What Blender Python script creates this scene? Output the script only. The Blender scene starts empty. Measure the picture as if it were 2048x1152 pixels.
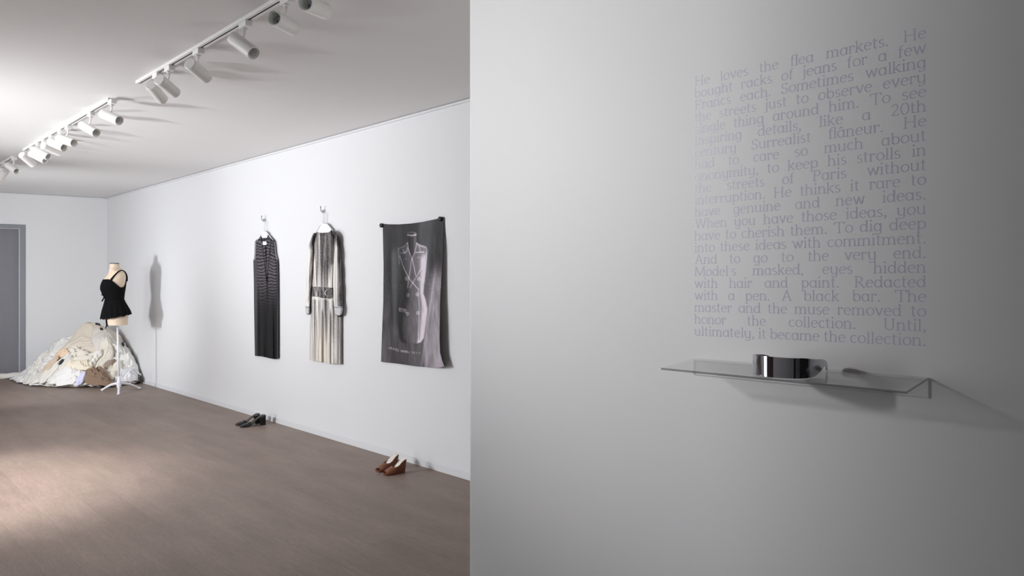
import bpy, bmesh, math, random
import numpy as np
from mathutils import Vector, Matrix, noise as mnoise

# ------------------------------------------------------------------ camera, light, exposure
SC = bpy.context.scene
COL = SC.collection
F, HY, CX, EYE = 1420.0, 563.0, 1024.0, 1.40          # lens in px of the 2048 frame, horizon row, eye height
TH = math.atan2(CX + 395, F)
S_, C_ = math.sin(TH), math.cos(TH)
DV = np.array([S_, C_, 0.0]); RV = np.array([C_, -S_, 0.0]); UP = np.array([0, 0, 1.0])
OV = np.array([0, 0, EYE])

cam = bpy.data.cameras.new('camera'); camo = bpy.data.objects.new('camera', cam); COL.objects.link(camo)
cam.sensor_width = 36; cam.lens = F / 2048 * 36; cam.shift_y = -(576 - HY) / 2048
cam.clip_start = 0.05
M = Matrix(((RV[0], 0, -DV[0], 0), (RV[1], 0, -DV[1], 0), (RV[2], 1, -DV[2], EYE), (0, 0, 0, 1)))
camo.matrix_world = M
SC.camera = camo

vs = SC.view_settings
SC.display_settings.display_device = 'sRGB'
vs.view_transform = 'Standard'; vs.look = 'None'; vs.gamma = 1; vs.use_curve_mapping = False
vs.exposure = 0.0
SC.cycles.use_denoising = True

w = bpy.data.worlds.new('world'); SC.world = w; w.use_nodes = True
w.node_tree.nodes['Background'].inputs[0].default_value = (0.9, 0.95, 1.0, 1)
w.node_tree.nodes['Background'].inputs[1].default_value = 0.0

def light(name, kind, loc, target, power, color=(1, 1, 1), **kw):
    l = bpy.data.lights.new(name, kind); o = bpy.data.objects.new(name, l); COL.objects.link(o)
    l.energy = power; l.color = color
    for k, v in kw.items(): setattr(l, k, v)
    o.location = loc
    o.rotation_euler = (Vector(target) - Vector(loc)).to_track_quat('-Z', 'Y').to_euler()
    return o

# studio lamps on the left, beyond the frame, plus added fills
COOL = (0.93, 0.96, 1.0)
light('floor_lamp_light', 'SPOT', (0.25, 9.2, 1.15), (3.0, 10.9, 1.45), 210, COOL, shadow_soft_size=0.15, spot_size=math.radians(106), spot_blend=0.8)
light('room_lamp_light', 'SPOT', (-0.6, 5.9, 1.75), (3.3, 5.8, 1.30), 205, COOL, shadow_soft_size=0.10, spot_size=math.radians(130), spot_blend=0.9)
light('ceiling_wash_light', 'SPOT', (-1.1, 8.1, 0.5), (2.4, 6.95, 2.69), 345, COOL, shadow_soft_size=0.15, spot_size=math.radians(68), spot_blend=1.0)
light('floor_spot_light', 'SPOT', (0.30, 5.85, 2.55), (0.70, 5.85, 0), 400, (1.0, 0.95, 0.90), shadow_soft_size=0.1, spot_size=math.radians(60), spot_blend=0.8)
light('left_fill_light', 'AREA', (-2.0, 8.5, 1.6), (3, 8.0, 1.3), 25, COOL, shape='RECTANGLE', size=3.5, size_y=1.6)  # added soft fill; no window stands here
light('wall_spot_light', 'SPOT', (-1.6, 3.81, 2.55), (1.69, 0.92, 1.92), 490, (0.98, 0.985, 1.0), shadow_soft_size=0.17, spot_size=math.radians(48), spot_blend=1.0)
light('ceiling_fill_light', 'SPOT', (2.6, 1.0, 1.0), (1.5, 3.8, 2.69), 44, (1.0, 0.98, 0.96), shadow_soft_size=0.2, spot_size=math.radians(100), spot_blend=1.0)  # added fill hidden behind the partition, brightens the near ceiling

# ------------------------------------------------------------------ helpers
def hit(px, py, p, n):
    v = DV + (px - CX) / F * RV + (HY - py) / F * UP
    p = np.array(p, float); n = np.array(n, float)
    return OV + v * (np.dot(p - OV, n) / np.dot(v, n))
XA = 3.325
CEIL = 2.69
def on_wall(px, py, off=0.0): return hit(px, py, (XA - off, 0, 0), (1, 0, 0))
def on_floor(px, py): return hit(px, py, (0, 0, 0), (0, 0, 1))

def lin(c):
    c = np.asarray(c, float) / 255.0
    return np.where(c <= 0.04045, c / 12.92, ((c + 0.055) / 1.055) ** 2.4)

def mat(name, rgb, rough=0.6, metal=0.0, spec=0.5, bump=0.0, bscale=200.0, sheen=0.0, attr=False, vary=0.0):
    m = bpy.data.materials.new(name); m.use_nodes = True
    nt = m.node_tree; b = nt.nodes['Principled BSDF']
    c = lin(rgb)
    b.inputs['Base Color'].default_value = (*c, 1)
    b.inputs['Roughness'].default_value = rough
    b.inputs['Metallic'].default_value = metal
    b.inputs['Specular IOR Level'].default_value = spec
    if sheen: b.inputs['Sheen Weight'].default_value = sheen
    tc = nt.nodes.new('ShaderNodeTexCoord')
    if attr:
        a = nt.nodes.new('ShaderNodeAttribute'); a.attribute_name = 'Col'
        nt.links.new(a.outputs['Color'], b.inputs['Base Color'])
    elif vary:
        n = nt.nodes.new('ShaderNodeTexNoise'); n.inputs['Scale'].default_value = 9; n.inputs['Detail'].default_value = 4
        r = nt.nodes.new('ShaderNodeMix'); r.data_type = 'RGBA'
        r.inputs[6].default_value = (*(c * (1 - vary)), 1); r.inputs[7].default_value = (*np.minimum(c * (1 + vary), 1), 1)
        nt.links.new(tc.outputs['Object'], n.inputs['Vector'])
        nt.links.new(n.outputs['Fac'], r.inputs[0]); nt.links.new(r.outputs[2], b.inputs['Base Color'])
    if bump:
        n = nt.nodes.new('ShaderNodeTexNoise'); n.inputs['Scale'].default_value = bscale; n.inputs['Detail'].default_value = 3
        bp = nt.nodes.new('ShaderNodeBump'); bp.inputs['Strength'].default_value = bump; bp.inputs['Distance'].default_value = 0.002
        nt.links.new(tc.outputs['Object'], n.inputs['Vector'])
        nt.links.new(n.outputs['Fac'], bp.inputs['Height']); nt.links.new(bp.outputs['Normal'], b.inputs['Normal'])
    return m

def tag(o, label=None, cat=None, group=None, kind=None):
    if label: o['label'] = label
    if cat: o['category'] = cat
    if group: o['group'] = group
    if kind: o['kind'] = kind
    return o

def mesh_obj(name, verts, faces, m, parent=None, smooth=True, colors=None, mats=None, fmat=None):
    me = bpy.data.meshes.new(name)
    me.from_pydata([tuple(map(float, v)) for v in verts], [], [tuple(int(i) for i in f) for f in faces])
    for mm in (mats or [m]): me.materials.append(mm)
    if fmat is not None: me.polygons.foreach_set('material_index', list(fmat))
    if smooth: me.polygons.foreach_set('use_smooth', [True] * len(me.polygons))
    if colors is not None:
        at = me.color_attributes.new('Col', 'FLOAT_COLOR', 'POINT')
        c = np.ones((len(verts), 4)); c[:, :3] = colors
        at.data.foreach_set('color', c.ravel())
    me.update()
    bm = bmesh.new(); bm.from_mesh(me); bmesh.ops.recalc_face_normals(bm, faces=bm.faces); bm.to_mesh(me); bm.free()
    o = bpy.data.objects.new(name, me); COL.objects.link(o)
    if parent is not None: put_under(o, parent)
    return o

def put_under(o, parent):
    o.parent = parent
    o.matrix_parent_inverse = parent_world(parent).inverted()
def parent_world(p):
    mw = Matrix.LocRotScale(p.location, p.rotation_euler, p.scale)
    if p.parent: mw = parent_world(p.parent) @ p.matrix_parent_inverse @ mw
    return mw

def empty(name, loc, label, cat, group=None):
    o = bpy.data.objects.new(name, None); COL.objects.link(o); o.location = tuple(map(float, loc))
    o.empty_display_size = 0.05
    return tag(o, label, cat, group)

class MB:
    def __init__(s): s.v = []; s.f = []; s.m = []
    def add(s, v, f, mi=0):
        k = len(s.v); s.v += [np.array(x, float) for x in v]; s.f += [[i + k for i in q] for q in f]; s.m += [mi] * len(f)
        return s
    def box(s, lo, hi, mi=0, fr=None):
        lo, hi = np.array(lo, float), np.array(hi, float)
        v = [np.array([(lo, hi)[i][0], (lo, hi)[j][1], (lo, hi)[k][2]]) for i in (0, 1) for j in (0, 1) for k in (0, 1)]
        if fr is not None: v = [fr(p) for p in v]
        return s.add(v, [(0, 1, 3, 2), (4, 6, 7, 5), (0, 4, 5, 1), (2, 3, 7, 6), (0, 2, 6, 4), (1, 5, 7, 3)], mi)
    def tube(s, pts, r, n=10, cap=True, mi=0, closed=False):
        pts = [np.array(p, float) for p in pts]; rs = r if hasattr(r, '__len__') else [r] * len(pts)
        v = []; ref = None
        for i, p in enumerate(pts):
            t = pts[min(i + 1, len(pts) - 1)] - pts[max(i - 1, 0)]
            if closed: t = pts[(i + 1) % len(pts)] - pts[i - 1]
            t = t / (np.linalg.norm(t) + 1e-12)
            if ref is None: ref = np.array([0, 0, 1.0]) if abs(t[2]) < 0.9 else np.array([1.0, 0, 0])
            a = ref - t * (ref @ t); a /= np.linalg.norm(a); ref = a; b = np.cross(t, a)
            v += [p + rs[i] * (math.cos(q) * a + math.sin(q) * b) for q in np.linspace(0, 2 * math.pi, n, endpoint=False)]
        L = len(pts); f = []
        for i in range(L if closed else L - 1):
            j = (i + 1) % L
            f += [(i * n + k, i * n + (k + 1) % n, j * n + (k + 1) % n, j * n + k) for k in range(n)]
        if cap and not closed: f += [tuple(range(n))[::-1], tuple((L - 1) * n + k for k in range(n))]
        return s.add(v, f, mi)
    def ball(s, c, r, n=12, mi=0, sc=(1, 1, 1)):
        v = []; f = []
        for i in range(n // 2 + 1):
            a = math.pi * i / (n // 2)
            for k in range(n):
                b = 2 * math.pi * k / n
                v.append(np.array(c) + r * np.array([sc[0] * math.sin(a) * math.cos(b), sc[1] * math.sin(a) * math.sin(b), sc[2] * math.cos(a)]))
        for i in range(n // 2):
            f += [(i * n + k, i * n + (k + 1) % n, (i + 1) * n + (k + 1) % n, (i + 1) * n + k) for k in range(n)]
        return s.add(v, f, mi)
    def build(s, name, m, parent=None, smooth=True, mats=None):
        return mesh_obj(name, s.v, s.f, m, parent, smooth, mats=mats, fmat=s.m if mats else None)

def autosharp(o, deg=35):
    me = o.data
    bm = bmesh.new(); bm.from_mesh(me)
    bmesh.ops.remove_doubles(bm, verts=bm.verts, dist=1e-5)
    bmesh.ops.recalc_face_normals(bm, faces=bm.faces)
    for e in bm.edges:
        if len(e.link_faces) == 2 and e.calc_face_angle(0) > math.radians(deg): e.smooth = False
    bm.to_mesh(me); bm.free()
    return o

def bevel(o, wd=0.003, seg=2):
    md = o.modifiers.new('bevel', 'BEVEL'); md.width = wd; md.segments = seg; md.limit_method = 'ANGLE'; md.angle_limit = math.radians(40)
    return o

# value noise on numpy arrays
_rng = np.random.RandomState(7); _lat = _rng.rand(256, 256)
def vnoise(x, y):
    x = np.asarray(x, float); y = np.asarray(y, float)
    xi = np.floor(x).astype(int); yi = np.floor(y).astype(int); fx = x - xi; fy = y - yi
    fx = fx * fx * (3 - 2 * fx); fy = fy * fy * (3 - 2 * fy)
    g = lambda a, b: _lat[a % 256, b % 256]
    return (g(xi, yi) * (1 - fx) + g(xi + 1, yi) * fx) * (1 - fy) + (g(xi, yi + 1) * (1 - fx) + g(xi + 1, yi + 1) * fx) * fy
def fbm(x, y, o=4):
    s = 0; a = 0.5
    for k in range(o): s = s + a * vnoise(x * 2 ** k + 13.7 * k, y * 2 ** k + 5.1 * k); a *= 0.5
    return s
def sstep(a, b, x):
    t = np.clip((np.asarray(x, float) - a) / (b - a), 0, 1); return t * t * (3 - 2 * t)

# ------------------------------------------------------------------ materials
M_WALL = mat('wall_paint', (226, 226, 227), 0.55, spec=0.35, bump=0.12, bscale=350)
M_PART = mat('partition_paint', (222, 221, 221), 0.5, spec=0.35, bump=0.10, bscale=420)
M_CEIL = mat('ceiling_paint', (228, 226, 225), 0.7, spec=0.2)
M_TRIM = mat('skirting_paint', (222, 222, 224), 0.5)
M_DOORF = mat('door_frame_grey', (132, 133, 140), 0.45)
M_DOORL = mat('door_frame_pale', (178, 178, 184), 0.45)
M_DOORP = mat('door_panel_grey', (122, 121, 127), 0.55, bump=0.2, bscale=300, vary=0.05)
M_LAMP = mat('lamp_white', (236, 234, 230), 0.35)
M_LAMPIN = mat('lamp_baffle', (238, 239, 234), 0.5)
M_REFL = mat('lamp_reflector', (200, 202, 210), 0.2, metal=0.9)
M_TRACK = mat('track_white', (232, 230, 227), 0.4)
M_SLOT = mat('track_slot', (52, 46, 48), 0.7)

def floor_material():
    m = bpy.data.materials.new('oak_planks'); m.use_nodes = True; nt = m.node_tree; N = nt.nodes; L = nt.links
    b = N['Principled BSDF']
    geo = N.new('ShaderNodeNewGeometry'); mp = N.new('ShaderNodeMapping'); mp.inputs['Rotation'].default_value = (0, 0, math.radians(90))
    mp.inputs['Location'].default_value = (0.35, 0.035, 0)
    L.new(geo.outputs['Position'], mp.inputs['Vector'])
    br = N.new('ShaderNodeTexBrick'); br.offset = 0.37; br.squash = 1
    br.inputs['Scale'].default_value = 1.0; br.inputs['Brick Width'].default_value = 2.1; br.inputs['Row Height'].default_value = 0.215
    br.inputs['Mortar Size'].default_value = 0.0013; br.inputs['Mortar Smooth'].default_value = 0.3; br.inputs['Bias'].default_value = 0
    br.inputs['Color1'].default_value = (*lin((140, 123, 114)), 1); br.inputs['Color2'].default_value = (*lin((147, 130, 120)), 1)
    br.inputs['Mortar'].default_value = (*lin((155, 139, 129)), 1)
    L.new(mp.outputs['Vector'], br.inputs['Vector'])
    st = N.new('ShaderNodeMapping'); st.inputs['Scale'].default_value = (3.0, 42, 1); L.new(mp.outputs['Vector'], st.inputs['Vector'])
    n1 = N.new('ShaderNodeTexNoise'); n1.inputs['Scale'].default_value = 1.0; n1.inputs['Detail'].default_value = 7; n1.inputs['Roughness'].default_value = 0.65
    n1.inputs['Distortion'].default_value = 0.6
    L.new(st.outputs['Vector'], n1.inputs['Vector'])
    st2 = N.new('ShaderNodeMapping'); st2.inputs['Scale'].default_value = (1.1, 4.0, 1); L.new(mp.outputs['Vector'], st2.inputs['Vector'])
    n2 = N.new('ShaderNodeTexNoise'); n2.inputs['Scale'].default_value = 1.6; n2.inputs['Detail'].default_value = 5
    L.new(st2.outputs['Vector'], n2.inputs['Vector'])
    def ramp(src, lo, hi, a, c):
        r = N.new('ShaderNodeMapRange'); r.inputs[1].default_value = lo; r.inputs[2].default_value = hi
        r.inputs[3].default_value = a; r.inputs[4].default_value = c; L.new(src, r.inputs[0]); return r.outputs[0]
    n4 = N.new('ShaderNodeTexNoise'); n4.inputs['Scale'].default_value = 1.0; n4.inputs['Detail'].default_value = 8; n4.inputs['Roughness'].default_value = 0.75
    st4 = N.new('ShaderNodeMapping'); st4.inputs['Scale'].default_value = (14, 120, 1); L.new(mp.outputs['Vector'], st4.inputs['Vector']); L.new(st4.outputs['Vector'], n4.inputs['Vector'])
    g4 = ramp(n4.outputs['Fac'], 0.32, 0.62, 0.80, 1.07)
    g1 = ramp(n1.outputs['Fac'], 0.3, 0.7, 0.86, 1.10); g2 = ramp(n2.outputs['Fac'], 0.3, 0.7, 0.88, 1.10)
    mu = N.new('ShaderNodeMath'); mu.operation = 'MULTIPLY'; L.new(g1, mu.inputs[0]); L.new(g2, mu.inputs[1])
    mu2 = N.new('ShaderNodeMath'); mu2.operation = 'MULTIPLY'; L.new(mu.outputs[0], mu2.inputs[0]); L.new(g4, mu2.inputs[1])
    vm = N.new('ShaderNodeVectorMath'); vm.operation = 'SCALE'; L.new(br.outputs['Color'], vm.inputs[0]); L.new(mu2.outputs[0], vm.inputs['Scale'])
    # scattered reddish knots
    st3 = N.new('ShaderNodeMapping'); st3.inputs['Scale'].default_value = (1.0, 2.4, 1); L.new(mp.outputs['Vector'], st3.inputs['Vector'])
    vo = N.new('ShaderNodeTexVoronoi'); vo.inputs['Scale'].default_value = 1.15; L.new(st3.outputs['Vector'], vo.inputs['Vector'])
    k = ramp(vo.outputs['Distance'], 0.012, 0.06, 0.55, 0.0)
    n3 = N.new('ShaderNodeTexNoise'); n3.inputs['Scale'].default_value = 60; L.new(geo.outputs['Position'], n3.inputs['Vector'])
    k2 = ramp(n3.outputs['Fac'], 0.45, 0.65, 0.0, 1.0)
    km = N.new('ShaderNodeMath'); km.operation = 'MULTIPLY'; L.new(k, km.inputs[0]); L.new(k2, km.inputs[1])
    mx = N.new('ShaderNodeMix'); mx.data_type = 'RGBA'; L.new(km.outputs[0], mx.inputs[0]); L.new(vm.outputs[0], mx.inputs[6])
    mx.inputs[7].default_value = (*lin((150, 108, 88)), 1)
    L.new(mx.outputs[2], b.inputs['Base Color'])
    rr = ramp(n1.outputs['Fac'], 0.2, 0.8, 0.42, 0.60); L.new(rr, b.inputs['Roughness'])
    b.inputs['Specular IOR Level'].default_value = 0.35
    bp = N.new('ShaderNodeBump'); bp.inputs['Strength'].default_value = 0.15; bp.inputs['Distance'].default_value = 0.001
    L.new(n1.outputs['Fac'], bp.inputs['Height']); L.new(bp.outputs['Normal'], b.inputs['Normal'])
    return m
M_FLOOR = floor_material()

def acrylic(name, tint, edge=False):
    m = bpy.data.materials.new(name); m.use_nodes = True; nt = m.node_tree; N = nt.nodes; L = nt.links
    N.remove(N['Principled BSDF']); out = N['Material Output']
    tr = N.new('ShaderNodeBsdfTransparent'); tr.inputs[0].default_value = (*tint, 1)
    gl = N.new('ShaderNodeBsdfGlossy'); gl.inputs['Roughness'].default_value = 0.04
    geo = N.new('ShaderNodeNewGeometry'); dp = N.new('ShaderNodeVectorMath'); dp.operation = 'DOT_PRODUCT'
    L.new(geo.outputs['Incoming'], dp.inputs[0]); L.new(geo.outputs['Normal'], dp.inputs[1])
    ab = N.new('ShaderNodeMath'); ab.operation = 'ABSOLUTE'; L.new(dp.outputs['Value'], ab.inputs[0])
    om = N.new('ShaderNodeMath'); om.operation = 'SUBTRACT'; om.inputs[0].default_value = 1; L.new(ab.outputs[0], om.inputs[1])
    pw = N.new('ShaderNodeMath'); pw.operation = 'POWER'; pw.inputs[1].default_value = 5; L.new(om.outputs[0], pw.inputs[0])
    ma = N.new('ShaderNodeMath'); ma.operation = 'MULTIPLY_ADD'; ma.inputs[1].default_value = 0.96; ma.inputs[2].default_value = 0.04; L.new(pw.outputs[0], ma.inputs[0])
    mx = N.new('ShaderNodeMixShader'); L.new(ma.outputs[0], mx.inputs[0]); L.new(tr.outputs[0], mx.inputs[1]); L.new(gl.outputs[0], mx.inputs[2])
    if edge:
        df = N.new('ShaderNodeBsdfDiffuse'); df.inputs[0].default_value = (*lin((226, 227, 226)), 1)
        m2 = N.new('ShaderNodeMixShader'); m2.inputs[0].default_value = 0.6
        L.new(mx.outputs[0], m2.inputs[1]); L.new(df.outputs[0], m2.inputs[2]); L.new(m2.outputs[0], out.inputs[0])
    else:
        L.new(mx.outputs[0], out.inputs[0])
    return m
M_ACR = acrylic('clear_acrylic', (0.99, 0.992, 0.992)); M_ACE = acrylic('acrylic_edge', (0.9, 0.9, 0.9), True); M_ACF = acrylic('acrylic_front_edge', (0.75, 0.75, 0.75), True)
M_ACF.node_tree.nodes['Diffuse BSDF'].inputs[0].default_value = (*lin((128, 128, 128)), 1)

# ------------------------------------------------------------------ setting
def struct(o): return tag(o, kind='structure')
EW = np.array([2.017 - 3.325, 12.476 - 12.17, 0]); EW /= np.linalg.norm(EW)      # end wall direction, towards the left
EN = np.array([-EW[1], EW[0], 0]);  EN = EN if EN[1] < 0 else -EN                # its normal into the room
E0 = np.array([XA, 12.17, 0])
def ew(s, o, z): return E0 + EW * s + EN * o + np.array([0, 0, z])
def on_end(px, py, off=0.0): return hit(px, py, E0 + EN * off, EN)
def box_struct(name, lo, hi, m, fr=None, smooth=False):
    return struct(MB().box(lo, hi, fr=fr).build(name, m, smooth=smooth))

XL, YB = -2.6, -2.2
box_struct('floor', (XL - 0.15, YB - 0.15, -0.1), (XA + 0.15, 13.9, 0), M_FLOOR)
box_struct('ceiling', (XL - 0.15, YB - 0.15, CEIL), (XA + 0.15, 13.9, CEIL + 0.1), M_CEIL)
box_struct('wall_right', (XA, YB, 0), (XA + 0.15, 12.4, CEIL), M_WALL)
M_GREYW = mat('grey_wall', (92, 90, 90), 0.7)
M_BROWNW = mat('dark_brown_wall', (70, 54, 44), 0.6)
M_DARKW = mat('dark_wall', (60, 58, 58), 0.7)
box_struct('wall_left', (XL - 0.15, 6.62, 0), (XL, 13.9, CEIL), M_WALL)
box_struct('wall_left_near', (XL - 0.15, YB, 0), (XL, 5.05, CEIL), M_BROWNW)  # unseen stretch, dark brown to cut bounce and darken the visor's reflection
mb = MB().box((XL - 0.15, 5.05, 0), (XL, 6.62, 0.25)).box((XL - 0.15, 5.05, 2.45), (XL, 6.62, CEIL)); struct(mb.build('wall_left_added_window', M_WALL, smooth=False))
win = struct(MB().box((XL - 0.12, 5.05, 0.25), (XL - 0.02, 5.12, 2.45)).box((XL - 0.12, 6.55, 0.25), (XL - 0.02, 6.62, 2.45)).box((XL - 0.12, 5.12, 0.25), (XL - 0.02, 6.55, 0.32)).box((XL - 0.12, 5.12, 2.38), (XL - 0.02, 6.55, 2.45)).build('added_window', M_TRIM, smooth=False))  # added unseen window, for room light and the visor's bright streak
M_GLOW = bpy.data.materials.new('added_glow'); M_GLOW.use_nodes = True
M_GLOW.node_tree.nodes['Principled BSDF'].inputs['Emission Color'].default_value = (0.92, 0.96, 1, 1); M_GLOW.node_tree.nodes['Principled BSDF'].inputs['Emission Strength'].default_value = 11
MB().box((XL - 0.10, 5.12, 0.32), (XL - 0.09, 6.55, 2.38)).build('glow_pane', M_GLOW, win, smooth=False)  # glowing sheet added as a light source
box_struct('wall_light_block', (-0.62, YB, 0), (-0.50, 2.72, CEIL), M_GREYW)  # added unseen wall, keeps room light off the partition's right end
struct(MB().box((-0.50, 1.74, 0), (-0.485, 2.70, 2.1)).build('brown_reflection_strip', M_BROWNW, smooth=False))  # added brown strip for the visor to reflect
struct(MB().box((-0.50, -0.66, 0.72), (-0.492, 1.70, 1.2)).box((-0.50, YB, 0.72), (-0.492, -1.02, 1.2)).build('reflection_panel', M_WALL, smooth=False))  # added white boards, give the visor a paler reflection
struct(MB().box((-0.50, -1.0, 0), (-0.485, -0.68, 2.05)).build('dark_reflection_strip', M_DARKW, smooth=False))  # added dark strip, makes the black stripe in the visor
box_struct('wall_back', (XL, YB - 0.15, 0), (XA, YB, CEIL), M_GREYW)

# end wall with the doorway
d_r = on_end(50.5, 600); d_s = float((d_r - E0) @ EW)           # right side of the frame along the end wall
d_top = float(on_end(25, 449)[2]); DW = 1.15
mb = MB(); LW = 6.2
mb.box((-0.05, -0.15, 0), (d_s, 0, CEIL), fr=lambda p: ew(*p))
mb.box((d_s + DW, -0.15, 0), (LW, 0, CEIL), fr=lambda p: ew(*p))
mb.box((d_s, -0.15, d_top), (d_s + DW, 0, CEIL), fr=lambda p: ew(*p))
struct(mb.build('wall_end', M_WALL, smooth=False))
dr = struct(MB().box((d_s + 0.06, -0.09, 0.0), (d_s + DW - 0.06, -0.05, d_top - 0.05), fr=lambda p: ew(*p)).build('door_1', M_DOORP, smooth=False))
mb = MB(); q = lambda p: ew(*p)
mb.box((d_s, -0.12, 0), (d_s + 0.062, 0.018, d_top), fr=q).box((d_s + DW - 0.062, -0.12, 0), (d_s + DW, 0.018, d_top), fr=q)
mb.box((d_s + 0.062, -0.12, d_top - 0.05), (d_s + DW - 0.062, 0.018, d_top), fr=q)
mb.build('frame', M_DOORF, dr, smooth=False)
mb = MB()
mb.box((d_s + 0.063, -0.05, 0), (d_s + 0.078, 0.012, d_top - 0.052), fr=q).box((d_s + 0.078, -0.05, d_top - 0.064), (d_s + DW - 0.064, 0.012, d_top - 0.052), fr=q)
mb.build('stop_strip', M_DOORL, dr, smooth=False)

# skirting boards and the shadow gap under the ceiling
mb = MB().box((XA - 0.012, YB, 0), (XA, 12.17, 0.054)); struct(bevel(mb.build('baseboard_right', M_TRIM, smooth=False), 0.003))
mb = MB().box((0.02, 0, 0), (d_s, 0.012, 0.054), fr=q); struct(mb.build('baseboard_end', M_TRIM, smooth=False))
mb = MB().box((XA - 0.014, YB, CEIL - 0.022), (XA, 12.15, CEIL - 0.006)); struct(mb.build('trim_1', M_TRIM, smooth=False))
mb = MB().box((0.02, 0, CEIL - 0.022), (LW, 0.014, CEIL - 0.006), fr=q); struct(mb.build('trim_2', M_TRIM, smooth=False))

# partition wall with the lettering
PA = -(CX + 460) * RV + F * DV; PA /= np.linalg.norm(PA)           # along the partition, away from the camera
PN = np.array([-PA[1], PA[0], 0])                                  # out of it, into the room
P0 = OV + 1.70 * (DV + (1624 - CX) / F * RV); P0[2] = 0
def pt(s, o, z): return P0 + PA * s + PN * o + np.array([0, 0, z])
def on_part(px, py): return hit(px, py, P0, PN)
def psz(px, py):
    h = on_part(px, py) - P0; return float(h @ PA), float(h[2])
s_end = psz(937, 563)[0]
prof = [(s_end - 0.014, 0), (s_end - 0.010, -0.0008), (s_end - 0.005, -0.003), (s_end - 0.0015, -0.007), (s_end, -0.014), (s_end, -0.125), (s_end - 0.01, -0.13), (-3.05, -0.13), (-3.05, 0)]
v = [pt(s, o, z) for z in (0, CEIL) for s, o in prof]; n = len(prof)
f = [(i, (i + 1) % n, n + (i + 1) % n, n + i) for i in range(n)] + [tuple(range(n))[::-1], tuple(range(n, 2 * n))]
struct(mesh_obj('wall_partition', v, f, M_PART, smooth=False))

# ------------------------------------------------------------------ ceiling tracks and spotlights
TX = 1.535
def track_y(px):
    u = (px - CX) / F; z = TX / (S_ + C_ * u); return z * (C_ - S_ * u)
TZ = CEIL - 0.018
def make_track(y0, y1, label):
    r = empty('ceiling_track', (TX, (y0 + y1) / 2, TZ), label, 'light track', 'ceiling light tracks')
    mb = MB()
    for lo, hi in (((-0.019, TZ, 0), (-0.0045, CEIL, 0)), ((0.0045, TZ, 0), (0.019, CEIL, 0))):
        mb.box((TX + lo[0], y0, lo[1]), (TX + hi[0], y1, hi[1]))
    mb.box((TX - 0.0045, y0, TZ + 0.009), (TX + 0.0045, y1, CEIL))
    bevel(mb.build('rail', M_TRACK, r, smooth=False), 0.0015)
    MB().box((TX - 0.0044, y0 + 0.02, TZ + 0.001), (TX + 0.0044, y1 - 0.02, TZ + 0.0089)).build('slot', M_SLOT, r, smooth=False)
    mb = MB()
    for y in (y0, y1):
        mb.box((TX - 0.020, y - 0.012, TZ - 0.001), (TX + 0.020, y + 0.012, CEIL))
    mb.build('end_cap', M_TRACK, r, smooth=False)
make_track(0.6, 4.93, 'near ceiling track, white with a dark slot, running off the top edge')
make_track(5.54, 8.24, 'middle ceiling track, white, over the row of closely packed spotlights')
make_track(8.76, 11.2, 'far white ceiling track, furthest from the camera, near the end wall')

def head_profile(L, R):
    # outline of one turned spotlight body: (along, radius); lit end at +L/2
    return [(-L / 2, 0.0), (-L / 2, R - 0.004), (-L / 2 + 0.004, R), (L / 2 - 0.001, R), (L / 2, R - 0.001), (L / 2, R - 0.0035)]
def spin(prof, c, d, n=28):
    d = d / np.linalg.norm(d); a = np.cross(d, [0, 0, 1.0]); a /= np.linalg.norm(a); b = np.cross(d, a)
    v = []; f = []
    for x, r in prof:
        v += [c + d * x + max(r, 1e-5) * (math.cos(t) * a + math.sin(t) * b) for t in np.linspace(0, 2 * math.pi, n, endpoint=False)]
    for i in range(len(prof) - 1):
        f += [(i * n + k, i * n + (k + 1) % n, (i + 1) * n + (k + 1) % n, (i + 1) * n + k) for k in range(n)]
    return v, f
def make_spot(pax, back, front, label, near=False):
    y = track_y(pax)
    L, R = (0.165, 0.034) if near else (0.155, 0.034)
    piv = np.array([TX, y, TZ - 0.135])
    dep = (piv - OV) @ DV
    def ray(p): return DV + (p[0] - CX) / F * RV + (HY - p[1]) / F * UP
    mid = ((back[0] + front[0]) / 2, (back[1] + front[1]) / 2)
    c = OV + ray(mid) * dep
    rf = ray(front); rf = rf / np.linalg.norm(rf); oc = OV - c
    B = rf @ oc; D = B * B - (oc @ oc - (L / 2) ** 2)
    t = -B + (-1 if near else 1) * math.sqrt(max(D, 0.0))
    d = OV + rf * t - c; d /= np.linalg.norm(d)
    root = empty('spotlight', (TX, y, TZ), label, 'spotlight', 'white cylinder spotlights on the ceiling tracks')
    mb = MB().box((TX - 0.018, y - 0.05, TZ - 0.030), (TX + 0.018, y + 0.03, TZ)).tube([(TX, y, TZ - 0.031), (TX, y, TZ - 0.038)], 0.014, 14)
    bevel(mb.build('adapter', M_TRACK, root, smooth=False), 0.003)
    foot = c + np.array([0, 0, R * 0.9])
    MB().tube([(TX, y, TZ - 0.036), (TX, y, TZ - 0.06), foot], 0.0062, 10).build('stem', M_LAMP, root)
    v, f = spin(head_profile(L, R), c, d); body = autosharp(mesh_obj('housing', v, f, M_LAMP, root), 28)
    inner = [(L / 2, R - 0.0034)]
    for k in range(5): inner += [(L / 2 - 0.006 - 0.011 * k, R - 0.005 - 0.0012 * k), (L / 2 - 0.010 - 0.011 * k, R - 0.0085 - 0.0012 * k)]
    v, f = spin(inner, c, d); autosharp(mesh_obj('baffle', v, f, M_LAMPIN, root), 30)
    x0, r0 = inner[-1]
    v, f = spin([(x0, r0), (x0 - 0.012, r0 * 0.72), (x0 - 0.02, r0 * 0.35), (x0 - 0.018, 0)], c, d); mesh_obj('reflector', v, f, M_REFL, root)
    return root
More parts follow.
